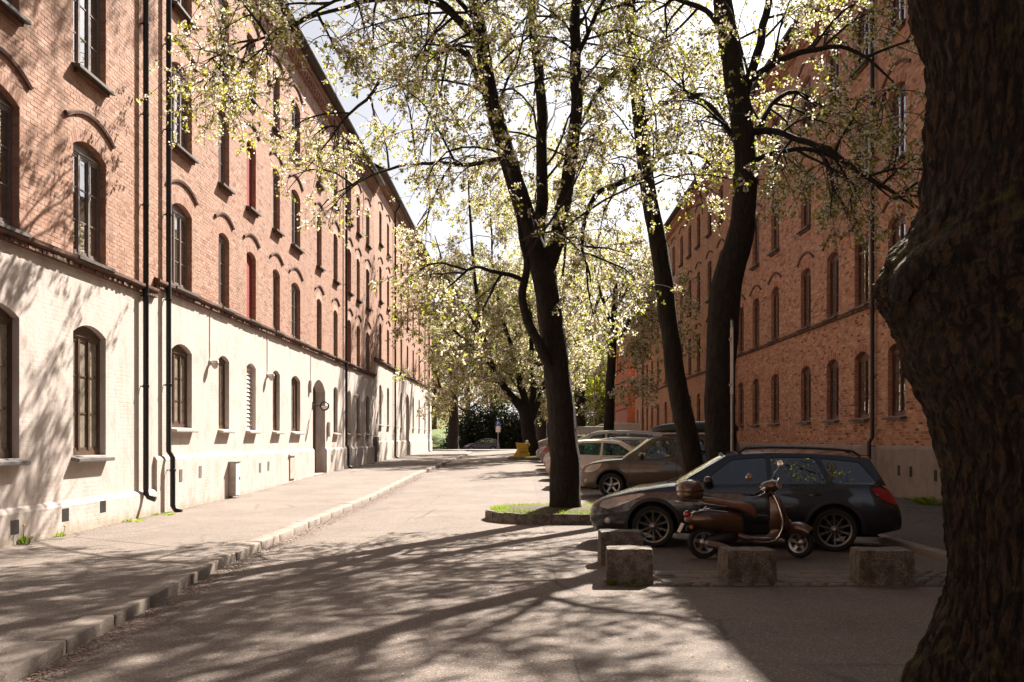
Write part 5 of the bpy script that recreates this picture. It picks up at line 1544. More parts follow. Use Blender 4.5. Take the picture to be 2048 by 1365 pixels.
def tree(name, label, limbs, seed, dens=1.6, bl=(1.2, 3.4), zmin=3.0, leaf=(.052, .092), nsub=7, ntw=5, nleaf=3, flower=.35, mats=('bark', 'leaf', 'blossom'), group='flowering trees along the parking bays', lim_start=.0,
         rmax=.2, droop=.28, up=.12, fsize=(.036, .056), keep=None, tw_r=.0045, sub_l=(.6, 1.7), twl=(.22, .6), sides=12, trunk_rough=.12):
    rng = np.random.default_rng(seed)
    base = Vector(limbs[0][0][:3])
    root = empty(name, base, 0, label, 'tree', group)
    B = np.array(base)
    mb = MB(); L1 = []
    for li, lm in enumerate(limbs):
        path = catmull(lm, 5); path[:, :3] -= B
        amp = (.03 if li == 0 else .10)   # real limbs never bend in clean arcs
        for q in range(1, len(path)):
            nv = nvec((path[q, 0] * 1.1 + seed, path[q, 1] * 1.1, path[q, 2] * 1.1)) * amp + nvec((path[q, 0] * 3 + seed, path[q, 1] * 3, path[q, 2] * 3)) * amp * .4
            k_ = min(1, q / 6.0) if li else min(1, q / 20.0)
            path[q, :3] += np.array(nv) * k_
        limb_tube(mb, path, sides if li == 0 else 9, trunk_rough if path[0, 3] > .12 else .06, seed + li)
        rs, ln = resample(path, 28)
        ok = (rs[:, 2] + B[2] > zmin) & (rs[:, 3] < rmax)
        if ok.sum() < 4: continue
        P = rs[ok][:, :3]; seg = ln * ok.mean(); m = max(2, int(seg * dens))
        thin = rs[ok][:, 3].mean() < .06
        L1.append(spawn(rng, P[None], m, .0, 1.0, bl[0] * (.7 if thin else 1), bl[1] * (.75 if thin else 1), 7, (40, 85), up, droop, .13))
    mb.build('trunk', M[mats[0]], root, True, 80)
    L1 = np.concatenate(L1)
    L2 = spawn(rng, L1, nsub, .18, 1.0, sub_l[0], sub_l[1], 6, (25, 70), .02, droop * 1.2, .12)
    L3 = spawn(rng, L2, ntw, .15, 1.0, twl[0], twl[1], 4, (20, 75), -.05, droop * .9, .12)
    if keep is not None:
        g = lambda A: A[keep(A[:, -1] + B)]
        L2 = g(L2); L3 = g(L3)
    v1, f1 = thin_tubes(L1, .030, .010, 5); v2, f2 = thin_tubes(L2, .011, .0045, 3); v3, f3 = thin_tubes(L3, tw_r, tw_r * .5, 3)
    V = np.concatenate([v1, v2, v3]); F = np.concatenate([f1, f2 + len(v1), f3 + len(v1) + len(v2)])
    link('branches', np_mesh('branches', V, F, M['twig'], smooth=True), root)
    # leaves: little rosettes on the twig nodes
    C = np.concatenate([L3[:, 2:].reshape(-1, 3), L2[:, 5:].reshape(-1, 3)])
    C = np.repeat(C, int(nleaf * 1.5), 0)
    v, f, a = leaf_quads(rng, C, (leaf[0] * .8, leaf[1] * 1.15), .35, .31, leaf[0] * .28)
    cr = link('crown', np_mesh('crown', v, f, M[mats[1]], attr=np.clip(a * .75 + .12 + .12 * rng.normal(size=len(a)), 0, 1)), root)
    if flower > 0:
        cl = L3[rng.random(len(L3)) < flower]; C = cl[:, 1:4:2].reshape(-1, 3)
        v, f, a = flower_quads(rng, C, 8, .036 * fsize[0] / .036, fsize)
        link('blossom', np_mesh('blossom', v, f, M[mats[2]], attr=a), cr)
    return root


def L(*pts):
    """control points in picture columns and rows with distance and radius -> metres"""
    out = []
    Z = None
    for p in pts:
        Z = p[2] if p[2] else Z
        q = PX(p[0], p[1], Z); out.append((q.x, q.y, q.z, p[3]))
    return out


gb = lambda px, Z: HY + (EYE - gz(Z)) * FPX / Z
# the thick forked tree on the kerbed island
T1 = [L((1134, gb(0, 20.6) + 12, 20.6, .46), (1132, 1030, 0, .385), (1131, 990, 0, .33), (1127, 900, 0, .295), (1121, 800, 0, .28), (1110, 700, 0, .262), (1096, 600, 0, .25), (1085, 540, 0, .26), (1062, 470, 20.6, .21), (1036, 385, 20.5, .19), (1010, 300, 20.3, .175), (984, 200, 20.1, .155), (964, 90, 19.9, .14), (945, -40, 19.7, .12), (930, -250, 19.5, .085), (915, -480, 19.3, .03)),
      L((1082, 530, 20.6, .15), (1080, 470, 20.8, .135), (1082, 400, 20.9, .125), (1082, 200, 21.2, .115), (1070, 80, 21.3, .1), (1052, -150, 21.4, .07), (1040, -420, 21.5, .02)),
      L((1088, 548, 20.6, .2), (1112, 480, 20.6, .17), (1132, 380, 20.7, .15), (1150, 260, 20.8, .13), (1150, 150, 20.8, .115), (1152, 0, 20.9, .1), (1172, -200, 21, .07), (1185, -430, 21, .02)),
      L((1110, 740, 20.5, .13), (1082, 700, 20.3, .11), (1058, 650, 20.2, .09), (1048, 570, 20.1, .08), (1050, 505, 20.1, .06), (1035, 430, 20.0, .03)),
      L((1050, 565, 20.1, .05), (1010, 545, 19.8, .045), (950, 538, 19.5, .03), (890, 575, 19.2, .012)),
      L((1003, 280, 20.2, .1), (935, 112, 20.6, .085), (860, 108, 21.2, .075), (785, 138, 21.8, .06), (715, 215, 22.5, .045), (640, 300, 23.2, .025), (575, 390, 23.7, .01)),
      L((968, 100, 19.9, .09), (880, 20, 20.2, .075), (750, 5, 20.6, .06), (610, 40, 20.8, .045), (480, 100, 20.3, .03), (380, 180, 19.8, .01)),
      L((1015, 315, 20.3, .07), (920, 330, 20.8, .055), (820, 330, 21.8, .045), (720, 360, 23, .035), (630, 430, 24, .012)),
      L((960, 80, 19.9, .07), (840, -20, 18.6, .055), (700, -10, 17.2, .04), (560, 60, 16.2, .025), (470, 150, 15.8, .01)),
      L((948, -20, 19.7, .09), (850, -190, 20.4, .07), (720, -300, 21.4, .055), (590, -340, 22, .04), (470, -300, 22, .012)),
      L((935, -180, 19.5, .08), (830, -330, 21.5, .06), (740, -400, 24, .045), (680, -380, 26, .03), (640, -330, 27, .01)),
      L((965, 60, 19.8, .07), (860, -60, 19.2, .055), (740, -120, 18.6, .045), (600, -110, 18.2, .03), (480, -60, 18, .01)),
      L((935, -200, 19.5, .07), (900, -380, 20.5, .05), (800, -560, 21.5, .03), (720, -640, 22.5, .012)),
      L((1150, 120, 20.8, .07), (1210, -10, 20.2, .055), (1260, -180, 19.5, .035), (1290, -330, 19.2, .012))]
T1 = T1[:5] + [[(x, y, z, r * .75) for x, y, z, r in q] for q in T1[5:]]
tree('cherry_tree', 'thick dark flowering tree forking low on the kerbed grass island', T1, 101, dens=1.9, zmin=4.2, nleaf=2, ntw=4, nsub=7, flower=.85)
# the slender leaning tree
T2 = [L((1405, gb(0, 22.5) + 6, 22.5, .30), (1398, 1000, 0, .26), (1385, 920, 0, .235), (1368, 840, 0, .23), (1352, 750, 0, .22), (1336, 640, 0, .205), (1324, 530, 0, .20), (1302, 410, 0, .18), (1286, 310, 0, .165), (1274, 190, 0, .155), (1263, 60, 0, .135), (1252, -100, 0, .1), (1240, -330, 0, .06), (1230, -560, 0, .02)),
      L((1290, 352, 22.4, .085), (1245, 362, 22, .07), (1200, 385, 21.6, .06), (1172, 440, 21.3, .05), (1164, 500, 21.1, .035), (1182, 570, 21, .012)),
      L((1274, 105, 22.5, .08), (1235, 135, 22.3, .065), (1195, 180, 22.1, .05), (1160, 245, 22, .02)),
      L((1280, 250, 22.5, .075), (1330, 205, 22.7, .06), (1400, 190, 22.9, .045), (1480, 230, 23, .015)),
      L((1292, 340, 22.5, .06), (1335, 305, 22.8, .05), (1395, 310, 23.1, .04), (1450, 360, 23.3, .012)),
      L((1258, -20, 22.5, .08), (1310, -150, 23, .06), (1390, -260, 23.6, .04), (1470, -300, 24, .012)),
      L((1252, -120, 22.5, .08), (1180, -260, 22, .05), (1090, -360, 21.5, .03), (1010, -380, 21, .01))]
tree('cherry_tree', 'slender leaning flowering tree rising behind the windscreen of the black wagon', T2, 202, dens=2.2, zmin=5.0, nleaf=2, ntw=4, nsub=7, flower=.85)
T3 = [L((1448, gb(0, 19) + 6, 19.0, .36), (1446, 980, 0, .31), (1441, 880, 0, .29), (1440, 780, 0, .285), (1446, 650, 0, .29), (1455, 565, 0, .285), (1484, 455, 0, .245), (1492, 360, 0, .22), (1486, 260, 0, .215), (1466, 130, 0, .205), (1448, 30, 0, .185), (1440, -100, 0, .14), (1430, -350, 0, .09), (1420, -560, 0, .03)),
      L((1486, 215, 19, .1), (1510, 110, 19.1, .085), (1536, 0, 19.2, .07), (1560, -150, 19.4, .05), (1590, -320, 19.6, .015)),
      L((1500, 265, 19, .075), (1555, 265, 18.6, .062), (1630, 290, 18.1, .055), (1700, 328, 17.6, .048), (1765, 366, 17.2, .04), (1830, 420, 16.8, .015)),
      L((1502, 325, 19, .055), (1560, 302, 18.8, .046), (1620, 298, 18.5, .04), (1700, 330, 18.1, .034), (1790, 400, 17.6, .012)),
      L((1478, 180, 19, .075), (1560, 120, 18.5, .06), (1650, 90, 18, .045), (1740, 120, 17.6, .03), (1810, 190, 17.3, .01)),
      L((1478, 290, 19, .07), (1430, 225, 19.6, .055), (1375, 190, 20.2, .04), (1320, 200, 20.6, .012)),
      L((1456, 80, 19, .07), (1410, 20, 19.5, .055), (1350, 0, 20, .04), (1300, 30, 20.4, .012)),
      L((1489, 300, 19, .06), (1540, 215, 19.8, .05), (1600, 190, 20.6, .04), (1670, 230, 21.4, .012)),
      L((1445, -40, 19, .09), (1520, -200, 18.6, .06), (1640, -280, 18.2, .04), (1760, -260, 17.8, .012)),
      L((1442, 10, 19, .08), (1380, -120, 18.4, .06), (1290, -220, 17.8, .04), (1180, -250, 17.3, .012))]
tree('cherry_tree', 'stout dark flowering tree bending above the roof of the black wagon', T3, 303, dens=2.1, zmin=4.6, nleaf=2, ntw=4, nsub=7, flower=.85)


# the huge burred trunk close by on the right
def burr_tree():
    cx, cy = 3.27, 6.35
    prof = [(1420, 240), (1365, 218), (1330, 214), (1290, 206), (1250, 198), (1220, 184), (1150, 166), (1080, 166), (1000, 170), (930, 176), (870, 192), (830, 214), (790, 242), (740, 280), (700, 290), (650, 300), (600, 312), (560, 320), (520, 304), (480, 284), (430, 250), (380, 234), (320, 222), (200, 214), (100, 228), (0, 250), (-100, 262), (-250, 235), (-400, 200)]
    prof = sorted([(EYE - (y - HY) / FPX * cy, r / FPX * cy) for y, r in prof])
    zs = np.arange(prof[0][0] - .3, prof[-1][0], .018); nA = 260; V = np.zeros((len(zs), nA, 3))
    for i, z in enumerate(zs):
        r0 = lerp_tab(prof, z)
        core = .52 + max(0, (.5 - z)) * .5
        for k in range(nA):
            a = 2 * PI * k / nA; ca, sa = math.cos(a), math.sin(a)
            # the burr sits on the street side (towards -x)
            wl = max(0.0, -ca * .8 + -sa * .35); wl = min(1, wl) ** .8
            r = core + (r0 - core) * (.25 + .75 * wl) if r0 > core else r0
            q = (ca * r0 * 1.6, sa * r0 * 1.6, z * 1.4)
            r += .05 * mnoise.noise((q[0] * 1.5, q[1] * 1.5, q[2] * 1.5 + 7))
            bur = max(0, 1 - abs(z - 2.55) / .75) * wl
            r += bur * (.10 * mnoise.fractal((q[0] * 4.2, q[1] * 4.2, q[2] * 4.2), .75, 2.1, 5))
            # vertical ridges that fade where the burr is
            w = a * 30 + 1.6 * mnoise.noise((ca * 2, sa * 2, z * .9)) + 1.2 * mnoise.noise((ca * 4, sa * 4, z * 2.3))
            rid = abs(math.sin(w)) ** .7
            r += (1 - bur * .75) * (.035 * (rid - .5) + .032 * mnoise.noise((ca * 9, sa * 9, z * 3.5)) + .022 * mnoise.noise((ca * 20, sa * 20, z * 8)) + .014 * mnoise.noise((ca * 40, sa * 40, z * 22)) - .05 * max(0, mnoise.noise((ca * 5 + 9, sa * 5, z * 2.2)) - .25))
            if z < .6: r += (.6 - z) * .22 * max(0, math.sin(a * 4 + 1.9)) ** 2
            V[i, k] = (ca * r, sa * r, z)
    idx = np.arange(len(zs) * nA).reshape(len(zs), nA); nx = np.roll(idx, -1, 1)
    F = np.stack([idx[:-1], nx[:-1], nx[1:], idx[1:]], -1).reshape(-1, 4)
    root = empty('old_tree', (cx, cy, 0), 0, 'huge old tree with a burred, ridged trunk at the edge of the street', 'tree')
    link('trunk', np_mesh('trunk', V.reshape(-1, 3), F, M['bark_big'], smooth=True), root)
    mb = MB()   # broken limb and its mossy shoulder
    limb_tube(mb, catmull([(-.45, -.25, 2.75, .17), (-.72, -.3, 2.80, .12), (-.92, -.3, 2.66, .09), (-1.0, -.28, 2.50, .05)], 5), 12, .3, 3)
    limb_tube(mb, catmull([(-.80, -.25, 2.72, .08), (-.72, -.28, 3.0, .07), (-.62, -.25, 3.3, .05), (-.55, -.2, 3.5, .03)], 5), 10, .3, 4)
    mb.build('burr_limb', M['bark_big'], root, True, 80); mb = MB()
    limb_tube(mb, catmull([(-.5, -.1, 3.30, .06), (-.68, -.12, 3.36, .045), (-.74, -.12, 3.39, .03)], 4), 8, .25, 5)
    mb.build('branch_stub', M['bark_big'], root, True, 80); mb = MB()
    limb_tube(mb, catmull([(-.55, -.2, 1.94, .05), (-.66, -.22, 1.93, .04), (-.70, -.22, 1.90, .02)], 4), 8, .25, 6)
    mb.build('branch_stub', M['bark_big'], root, True, 80)
    # crown, all of it above the picture
    rng = np.random.default_rng(7); mb = MB(); L1 = []
    for (dx, dy, dz, r) in ((-1.6, -2.5, 5.5, .28), (1.8, -1.8, 6.0, .26), (.4, -4.2, 5.0, .22), (.5, -1.0, 8.0, .25), (2.6, -3.5, 4.6, .2)):
        p = catmull([(0, 0, zs[-1] - .4, r * 1.3), (dx * .35, dy * .35, zs[-1] + dz * .4, r), (dx * .75, dy * .75, zs[-1] + dz * .75, r * .6), (dx, dy, zs[-1] + dz, .04)], 6)
        limb_tube(mb, p, 10, .1, int(dx * 9)); rs, ln = resample(p, 20); L1.append(spawn(rng, rs[None, 5:, :3], 9, 0, 1, 1.2, 3.2, 7, (40, 85), .15, .2, .13))
    mb.build('limbs', M['bark_big'], root, True, 80)
    L1 = np.concatenate(L1); L2 = spawn(rng, L1, 7, .2, 1, .6, 1.6, 6, (25, 70), .02, .3, .12)
    v1, f1 = thin_tubes(L1, .024, .007, 5); v2, f2 = thin_tubes(L2, .008, .003, 3)
    link('branches', np_mesh('branches', np.concatenate([v1, v2]), np.concatenate([f1, f2 + len(v1)]), M['twig']), root)
    v, f, a = leaf_quads(rng, np.repeat(L2[:, 2:].reshape(-1, 3), 3, 0), (.06, .1), .4, .3, .05)
    link('crown', np_mesh('crown', v, f, M['leaf'], attr=a), root)


burr_tree()

# the row goes on: trees further up the street
T4 = [L((1064, gb(0, 60) - 2, 60, .62), (1062, 900, 0, .50), (1058, 860, 0, .44), (1050, 825, 0, .40), (1030, 800, 0, .26), (1005, 770, 59.5, .22), (985, 735, 59, .19), (968, 680, 59, .16), (958, 620, 59, .12), (948, 540, 59, .10), (940, 430, 59, .07), (935, 330, 59, .02)),
      L((1055, 835, 60, .26), (1048, 790, 0, .22), (1032, 740, 0, .17), (1022, 690, 0, .13), (1005, 640, 60, .11), (990, 560, 60, .08), (982, 450, 60, .05), (980, 350, 60, .02)),
      L((1060, 830, 60.2, .25), (1066, 780, 61, .2), (1062, 700, 61, .15), (1060, 600, 61, .11), (1050, 480, 61, .07), (1045, 360, 61, .02)),
      L((1062, 840, 60, .22), (1085, 780, 61, .16), (1100, 700, 62, .12), (1120, 600, 62, .09), (1132, 480, 62, .06), (1140, 380, 62, .02)),
      L((985, 735, 59, .1), (940, 690, 58, .08), (905, 660, 57, .06), (880, 650, 56, .02)),
      L((968, 680, 59, .1), (920, 600, 58, .08), (888, 540, 57, .06), (870, 470, 56.5, .02))]
FAR = dict(leaf=(.11, .18), fsize=(.075, .11), bl=(1.8, 4.6), sub_l=(.9, 2.2), twl=(.35, .9), tw_r=.007, zmin=3.6, rmax=.3, nsub=8, ntw=6, nleaf=2, flower=.85, dens=1.4)
tree('cherry_tree', 'low forked flowering tree beside the yellow sack on the far island', T4, 404, **FAR)
T5 = [L((1160, gb(0, 74), 74, .45), (1160, 820, 0, .40), (1158, 740, 0, .37), (1155, 660, 0, .32), (1150, 560, 0, .24), (1140, 450, 0, .15), (1135, 320, 0, .04)),
      L((1158, 690, 74, .2), (1190, 620, 74, .14), (1215, 540, 74, .09), (1232, 440, 74, .03)), L((1157, 720, 74, .18), (1120, 660, 73, .12), (1095, 590, 72, .08), (1085, 520, 72, .03)),
      L((1158, 670, 74, .15), (1195, 670, 73, .1), (1225, 680, 72, .06), (1245, 700, 72, .02))]
tree('cherry_tree', 'straight flowering tree in the gap between the thick trunk and the shaded tenements', T5, 505, **FAR)
T6 = [L((1084, gb(0, 82), 82, .45), (1083, 800, 0, .4), (1080, 700, 0, .33), (1078, 600, 0, .22), (1075, 480, 0, .12), (1074, 360, 0, .03)),
      L((1081, 740, 82, .2), (1040, 680, 82, .14), (1010, 620, 82, .08), (1000, 560, 82, .03)), L((1081, 720, 82, .2), (1115, 650, 82, .14), (1130, 580, 82, .08), (1135, 520, 82, .03))]
tree('cherry_tree', 'dark flowering tree standing directly behind the low forked one', T6, 606, **FAR)
T7 = [L((1215, gb(0, 50) - 2, 50, .3), (1218, 850, 0, .26), (1222, 740, 0, .22), (1228, 640, 0, .17), (1232, 540, 0, .1), (1236, 460, 0, .03)),
      L((1224, 700, 50, .12), (1260, 640, 50, .09), (1300, 620, 50, .05), (1330, 640, 49.5, .02)), L((1226, 660, 50, .12), (1200, 580, 50, .08), (1185, 510, 50, .03)), L((1229, 620, 50, .1), (1270, 560, 50, .07), (1310, 540, 50, .03))]
tree('cherry_tree', 'flowering tree whose pale crown hangs before the far shaded tenement', T7, 707, **dict(FAR, leaf=(.10, .16), dens=1.25))
# park trees beyond the cross street
BIG = dict(leaf=(.20, .34), fsize=(.10, .16), bl=(2.5, 6.0), sub_l=(1.2, 3.0), twl=(.5, 1.3), tw_r=.012, zmin=6.0, rmax=.5, nsub=8, ntw=5, nleaf=2, dens=.9, group='park trees beyond the cross street')


def upright(px, Z, r, top, spread, seed, n=6):
    """an upright trunk with n rising limbs"""
    rr = random.Random(seed); b = PX(px, HY, Z); b.z = gz(Z) + far_hill(b.x, Z) - .3
    H = EYE + (HY - top) / FPX * Z - b.z
    lm = [[(b.x, b.y, b.z, r * 1.7), (b.x, b.y, b.z + 1.0, r * 1.15), (b.x + .1, b.y, b.z + H * .2, r), (b.x, b.y, b.z + H * .45, r * .8), (b.x + .2, b.y, b.z + H * .75, r * .4), (b.x, b.y, b.z + H, .04)]]
    for i in range(n):
        a = 2 * PI * i / n + rr.uniform(-.4, .4); z = H * rr.uniform(.22, .6); s = spread * rr.uniform(.7, 1.1)
        lm.append([(b.x, b.y, b.z + z, r * .42), (b.x + .4 * s * math.cos(a), b.y + .4 * s * math.sin(a), b.z + z + H * .08, r * .3), (b.x + s * .8 * math.cos(a), b.y + .8 * s * math.sin(a), b.z + z + H * .18, r * .18), (b.x + s * math.cos(a), b.y + s * math.sin(a), b.z + z + H * .26, .03)])
    return lm


tree('park_tree', 'massive brown trunk with flaring base at the end of the sunlit pavement', upright(906, 103, .52, 560, 5.5, 1), 801, **dict(BIG, zmin=9.5, flower=.7))
tree('park_tree', 'rust budding tree above the lawn beside the last sunlit house', upright(868, 150, .4, 600, 6, 2), 802, mats=('bark_far', 'leaf_rust', 'blossom'), **dict(BIG, flower=.0, zmin=10.0))
tree('park_tree', 'pale green park tree behind the parking sign', upright(985, 138, .45, 520, 7, 3), 803, mats=('bark_far', 'leaf', 'blossom'), **dict(BIG, flower=.3))
tree('park_tree', 'tall bright park tree behind the low forked one', upright(1060, 134, .45, 470, 7, 4), 804, mats=('bark_far', 'leaf', 'blossom'), **dict(BIG, flower=.2))
tree('park_tree', 'green park tree left of the red corner house', upright(1195, 126, .4, 600, 6, 5), 805, mats=('bark_far', 'leaf', 'blossom'), **dict(BIG, flower=.1, zmin=3))
tree('park_tree', 'brownish park tree behind the straight flowering one', upright(1130, 146, .4, 540, 7, 6), 806, mats=('bark_far', 'leaf_rust', 'blossom'), **dict(BIG, flower=.0, zmin=3.5))
tree('park_tree', 'dull brown park tree over the dark evergreen bushes', upright(935, 142, .4, 640, 6, 7), 807, mats=('bark_far', 'leaf_rust', 'blossom'), **dict(BIG, flower=.0, zmin=3.5))
tree('park_tree', 'yellow green park tree just beside the pink based corner house', upright(1232, 118, .35, 690, 5, 8), 808, mats=('bark_far', 'leaf', 'blossom'), **dict(BIG, flower=.0, zmin=2.2))


def bush(name, label, c, rad, n, size, mat, seed, group, nclump=40):
    rng = np.random.default_rng(seed); root = empty(name, c, 0, label, 'bush', group)
    cl = unit(rng.normal(size=(nclump, 3))) * rng.uniform(.35, 1.0, (nclump, 1)) ** .5 * np.array(rad); cl[:, 2] = np.abs(cl[:, 2])
    C = cl[rng.integers(0, nclump, n)] + rng.normal(0, .16, (n, 3)) * np.array(rad); C[:, 2] = np.abs(C[:, 2])
    v, f, a = leaf_quads(rng, C, size, .1, .34)
    link('foliage', np_mesh('foliage', v, f, M[mat], attr=a), root)
    st = np.stack([np.zeros((nclump, 3)), cl * .5, cl], 1); v, f = thin_tubes(st, .06, .015, 4); link('stems', np_mesh('stems', v, f, M['twig']), root)
    return root


for i, (px, Z, rx, h, lab) in enumerate(((930, 124, 2.3, 5.2, 'dark evergreen bush beside the massive brown trunk'), (962, 125, 2.4, 5.8, 'dark evergreen bush behind the navy car'), (998, 124.5, 2.3, 5.6, 'dark evergreen bush behind the parking sign'), (1030, 125, 2.4, 5.0, 'dark evergreen bush behind the yellow sack'),
                                         (1068, 124, 2.4, 4.6, 'dark evergreen bush behind the low forked tree'), (1105, 125, 2.4, 5.0, 'dark evergreen bush hidden mostly by the thick trunk'), (1180, 123, 2.6, 5.2, 'dark evergreen bush behind the far lamp post'), (1218, 124, 2.6, 4.8, 'dark evergreen bush before the red corner house'))):
    p = PX(px, HY, Z); bush('evergreen_bush', lab, (p.x, p.y, gz(Z) - .1), (rx, 2.0, h), 5200, (.16, .34), 'leaf_dark', 900 + i, 'evergreen bushes beyond the cross street')
bush('rust_bush', 'orange brown budding bush on the lawn above the low park wall', (-14.6, 163, gz(163) + far_hill(-14.6, 163)), (4.0, 2.5, 7.0), 5000, (.16, .3), 'leaf_rust', 950, None)
# ================================================================== kerbed tree islands
def island(label, cx, y0, y1, x0, x1, zoff, seed, h=.15, name='tree_island'):
    root = empty(name, (cx, (y0 + y1) / 2, gz((y0 + y1) / 2)), 0, kind='structure')
    rn = random.Random(seed); yc = (y0 + y1) / 2; ry = (y1 - y0) / 2
    # outline: straight along the bays, rounded towards the street
    pts = []
    for k in range(13):
        a = PI / 2 + PI * k / 12; pts.append((x0 + ry * .9 + ry * .9 * math.cos(a) - cx, ry * math.sin(a)))
    pts = [(x1 - cx, ry)] + pts + [(x1 - cx, -ry)]
    dn = []
    for i in range(len(pts) - 1):
        a, b = Vector(pts[i]), Vector(pts[i + 1]); n = max(1, round((b - a).length / .55))
        dn += [(a.lerp(b, j / n), a.lerp(b, (j + 1) / n)) for j in range(n)]
    for a, b in dn:
        d = b - a; n2 = Vector((d.y, -d.x)).normalized() * -1
        mb = MB(); w = .15; e = d.normalized() * .006
        def q(p, o, z): return (p.x + n2.x * o, p.y + n2.y * o, z)
        j = lambda: rn.uniform(-.008, .008); zz = h + j()
        mb.loft([[q(p, 0, -.15), q(p, 0 + j(), zz - .03), q(p, .025, zz + j() * .5), q(p, w - .02, zz + j() * .5), q(p, w, zz - .02), q(p, w, -.15)] for p in (a + e, a.lerp(b, .5), b - e)], True)
        mb.build('kerb_stone', M['block'], root, True, 40)
    mb = MB(); ring = [(p[0], p[1]) for p in pts]; c = Vector((sum(p[0] for p in ring) / len(ring), 0))
    rows = []
    for s, z in ((.93, h - .035), (.75, h + .0), (.45, h + .05), (.15, h + .07), (.01, h + .07)):
        rows.append([(c.x + (p[0] - c.x) * s, p[1] * s, z + rn.uniform(-.01, .01)) for p in ring])
    mb.loft(rows, True, False, True); mb.build('soil', M['soil'], root, True, 60)
    # grass
    rng = np.random.default_rng(seed); n = 9000
    P = rng.uniform([x0 - cx + .12, -ry + .12], [x1 - cx, ry - .1], (n * 2, 2)); ok = [inside([(p[0] * .95 + c.x * .05, p[1] * .93) for p in ring], p[0], p[1]) for p in P]
    P = P[np.array(ok)][:n]; m = len(P)
    cl = np.array([mnoise.noise((p[0] * 2.2, p[1] * 2.2, seed)) for p in P]); P = P[cl > -.33]; m = len(P)
    H = rng.uniform(.0, .07, m); A = rng.uniform(0, 2 * PI, m); ln = rng.normal(0, .035, (m, 2))
    b0 = np.stack([P[:, 0], P[:, 1], np.full(m, h - .03)], 1); dx = np.stack([np.cos(A), np.sin(A), np.zeros(m)], 1) * .008
    V = np.stack([b0 - dx, b0 + dx, b0 + np.stack([ln[:, 0], ln[:, 1], H + .05], 1)], 1)
    g = np_mesh('grass', V.reshape(-1, 3), np.arange(m * 3).reshape(m, 3), M['grass'], attr=np.repeat(rng.random(m), 3))
    o = tag(link('grass', g, root), kind='stuff')
    return root


island('', 1.2, 19.3, 22.3, -.78, 3.3, 0, 71, .19)
island('', 1.6, 57.6, 61.5, -.9, 4.2, 0, 72, name='tree_island')

# ================================================================== granite blocks
def granite_block(label, px0, px1, ytop, ybot, Z, rz, dep, seed):
    w = (px1 - px0) / FPX * Z * .93; h = (ybot - ytop) / FPX * Z
    rn = random.Random(seed); n = 9; mb = MB()
    # a split stone: subdivided box pushed about by noise
    def face(P, nu, nv):
        v = [P(i / nu, j / nv) for j in range(nv + 1) for i in range(nu + 1)]
        mb.add(v, [(j * (nu + 1) + i, j * (nu + 1) + i + 1, (j + 1) * (nu + 1) + i + 1, (j + 1) * (nu + 1) + i) for j in range(nv) for i in range(nu)])
    W, D, H = w / 2, dep / 2, h
    face(lambda a, b: (-W + 2 * W * a, -D, H * b), 14, 10); face(lambda a, b: (W - 2 * W * a, D, H * b), 14, 10)
    face(lambda a, b: (W, -D + 2 * D * a, H * b), 10, 10); face(lambda a, b: (-W, D - 2 * D * a, H * b), 10, 10); face(lambda a, b: (-W + 2 * W * a, -D + 2 * D * b, H), 14, 10)
    def dist(p):
        p = Vector(p); q = Vector((p.x / W, p.y / D, p.z / H * 2 - 1))
        ex = sorted([abs(q.x), abs(q.y), abs(q.z) if p.z > H * .5 else 0]); r = 1 - .012 * max(0, (ex[1] - .9) / .1) ** 2 - .012 * max(0, (ex[0] - .9) / .1)
        k = Vector((p.x * 4 + seed * 3.1, p.y * 4, p.z * 4)); o = nvec(k) * .011 + nvec(k * 3.7) * .006 + nvec(k * 9) * .003
        tp = 1 + .04 * (.5 - p.z / H)
        return Vector((p.x * r * tp, p.y * r * tp, p.z * (r if p.z > H * .5 else 1))) + (o if p.z > .01 else Vector((o.x, o.y, -.03)))
    mb.v = [tuple(dist(p)) for p in mb.v]
    c = PX((px0 + px1) / 2, ybot, Z)
    me = mb.mesh('granite_block', M['block'], True, 60)
    import bmesh
    bm = bmesh.new(); bm.from_mesh(me); bmesh.ops.remove_doubles(bm, verts=bm.verts, dist=.0015); bm.to_mesh(me); bm.free()
    sharp_smooth(me, R(50))
    o = link('granite_block', me, None, (c.x, Z + dep / 2, gz(Z) - .01), (0, 0, rz))
    return tag(o, label, 'stone block', 'granite blocks closing off the parking bay')


granite_block('rough granite block with grass at its foot, the nearest of the overlapping pair', 1212, 1312, 1096, 1170, 11.42, R(-3), .42, 1)
granite_block('rough granite block partly hidden behind another, in front of the wagon headlight', 1197, 1290, 1062, 1131, 13.2, R(2), .40, 2)
granite_block('dark granite block standing below the footboard of the scooter', 1448, 1556, 1099, 1170, 11.42, R(4), .45, 3)
granite_block('dark granite block at the end of the row beside the cobbles', 1718, 1836, 1100, 1174, 11.28, R(-4), .45, 4)


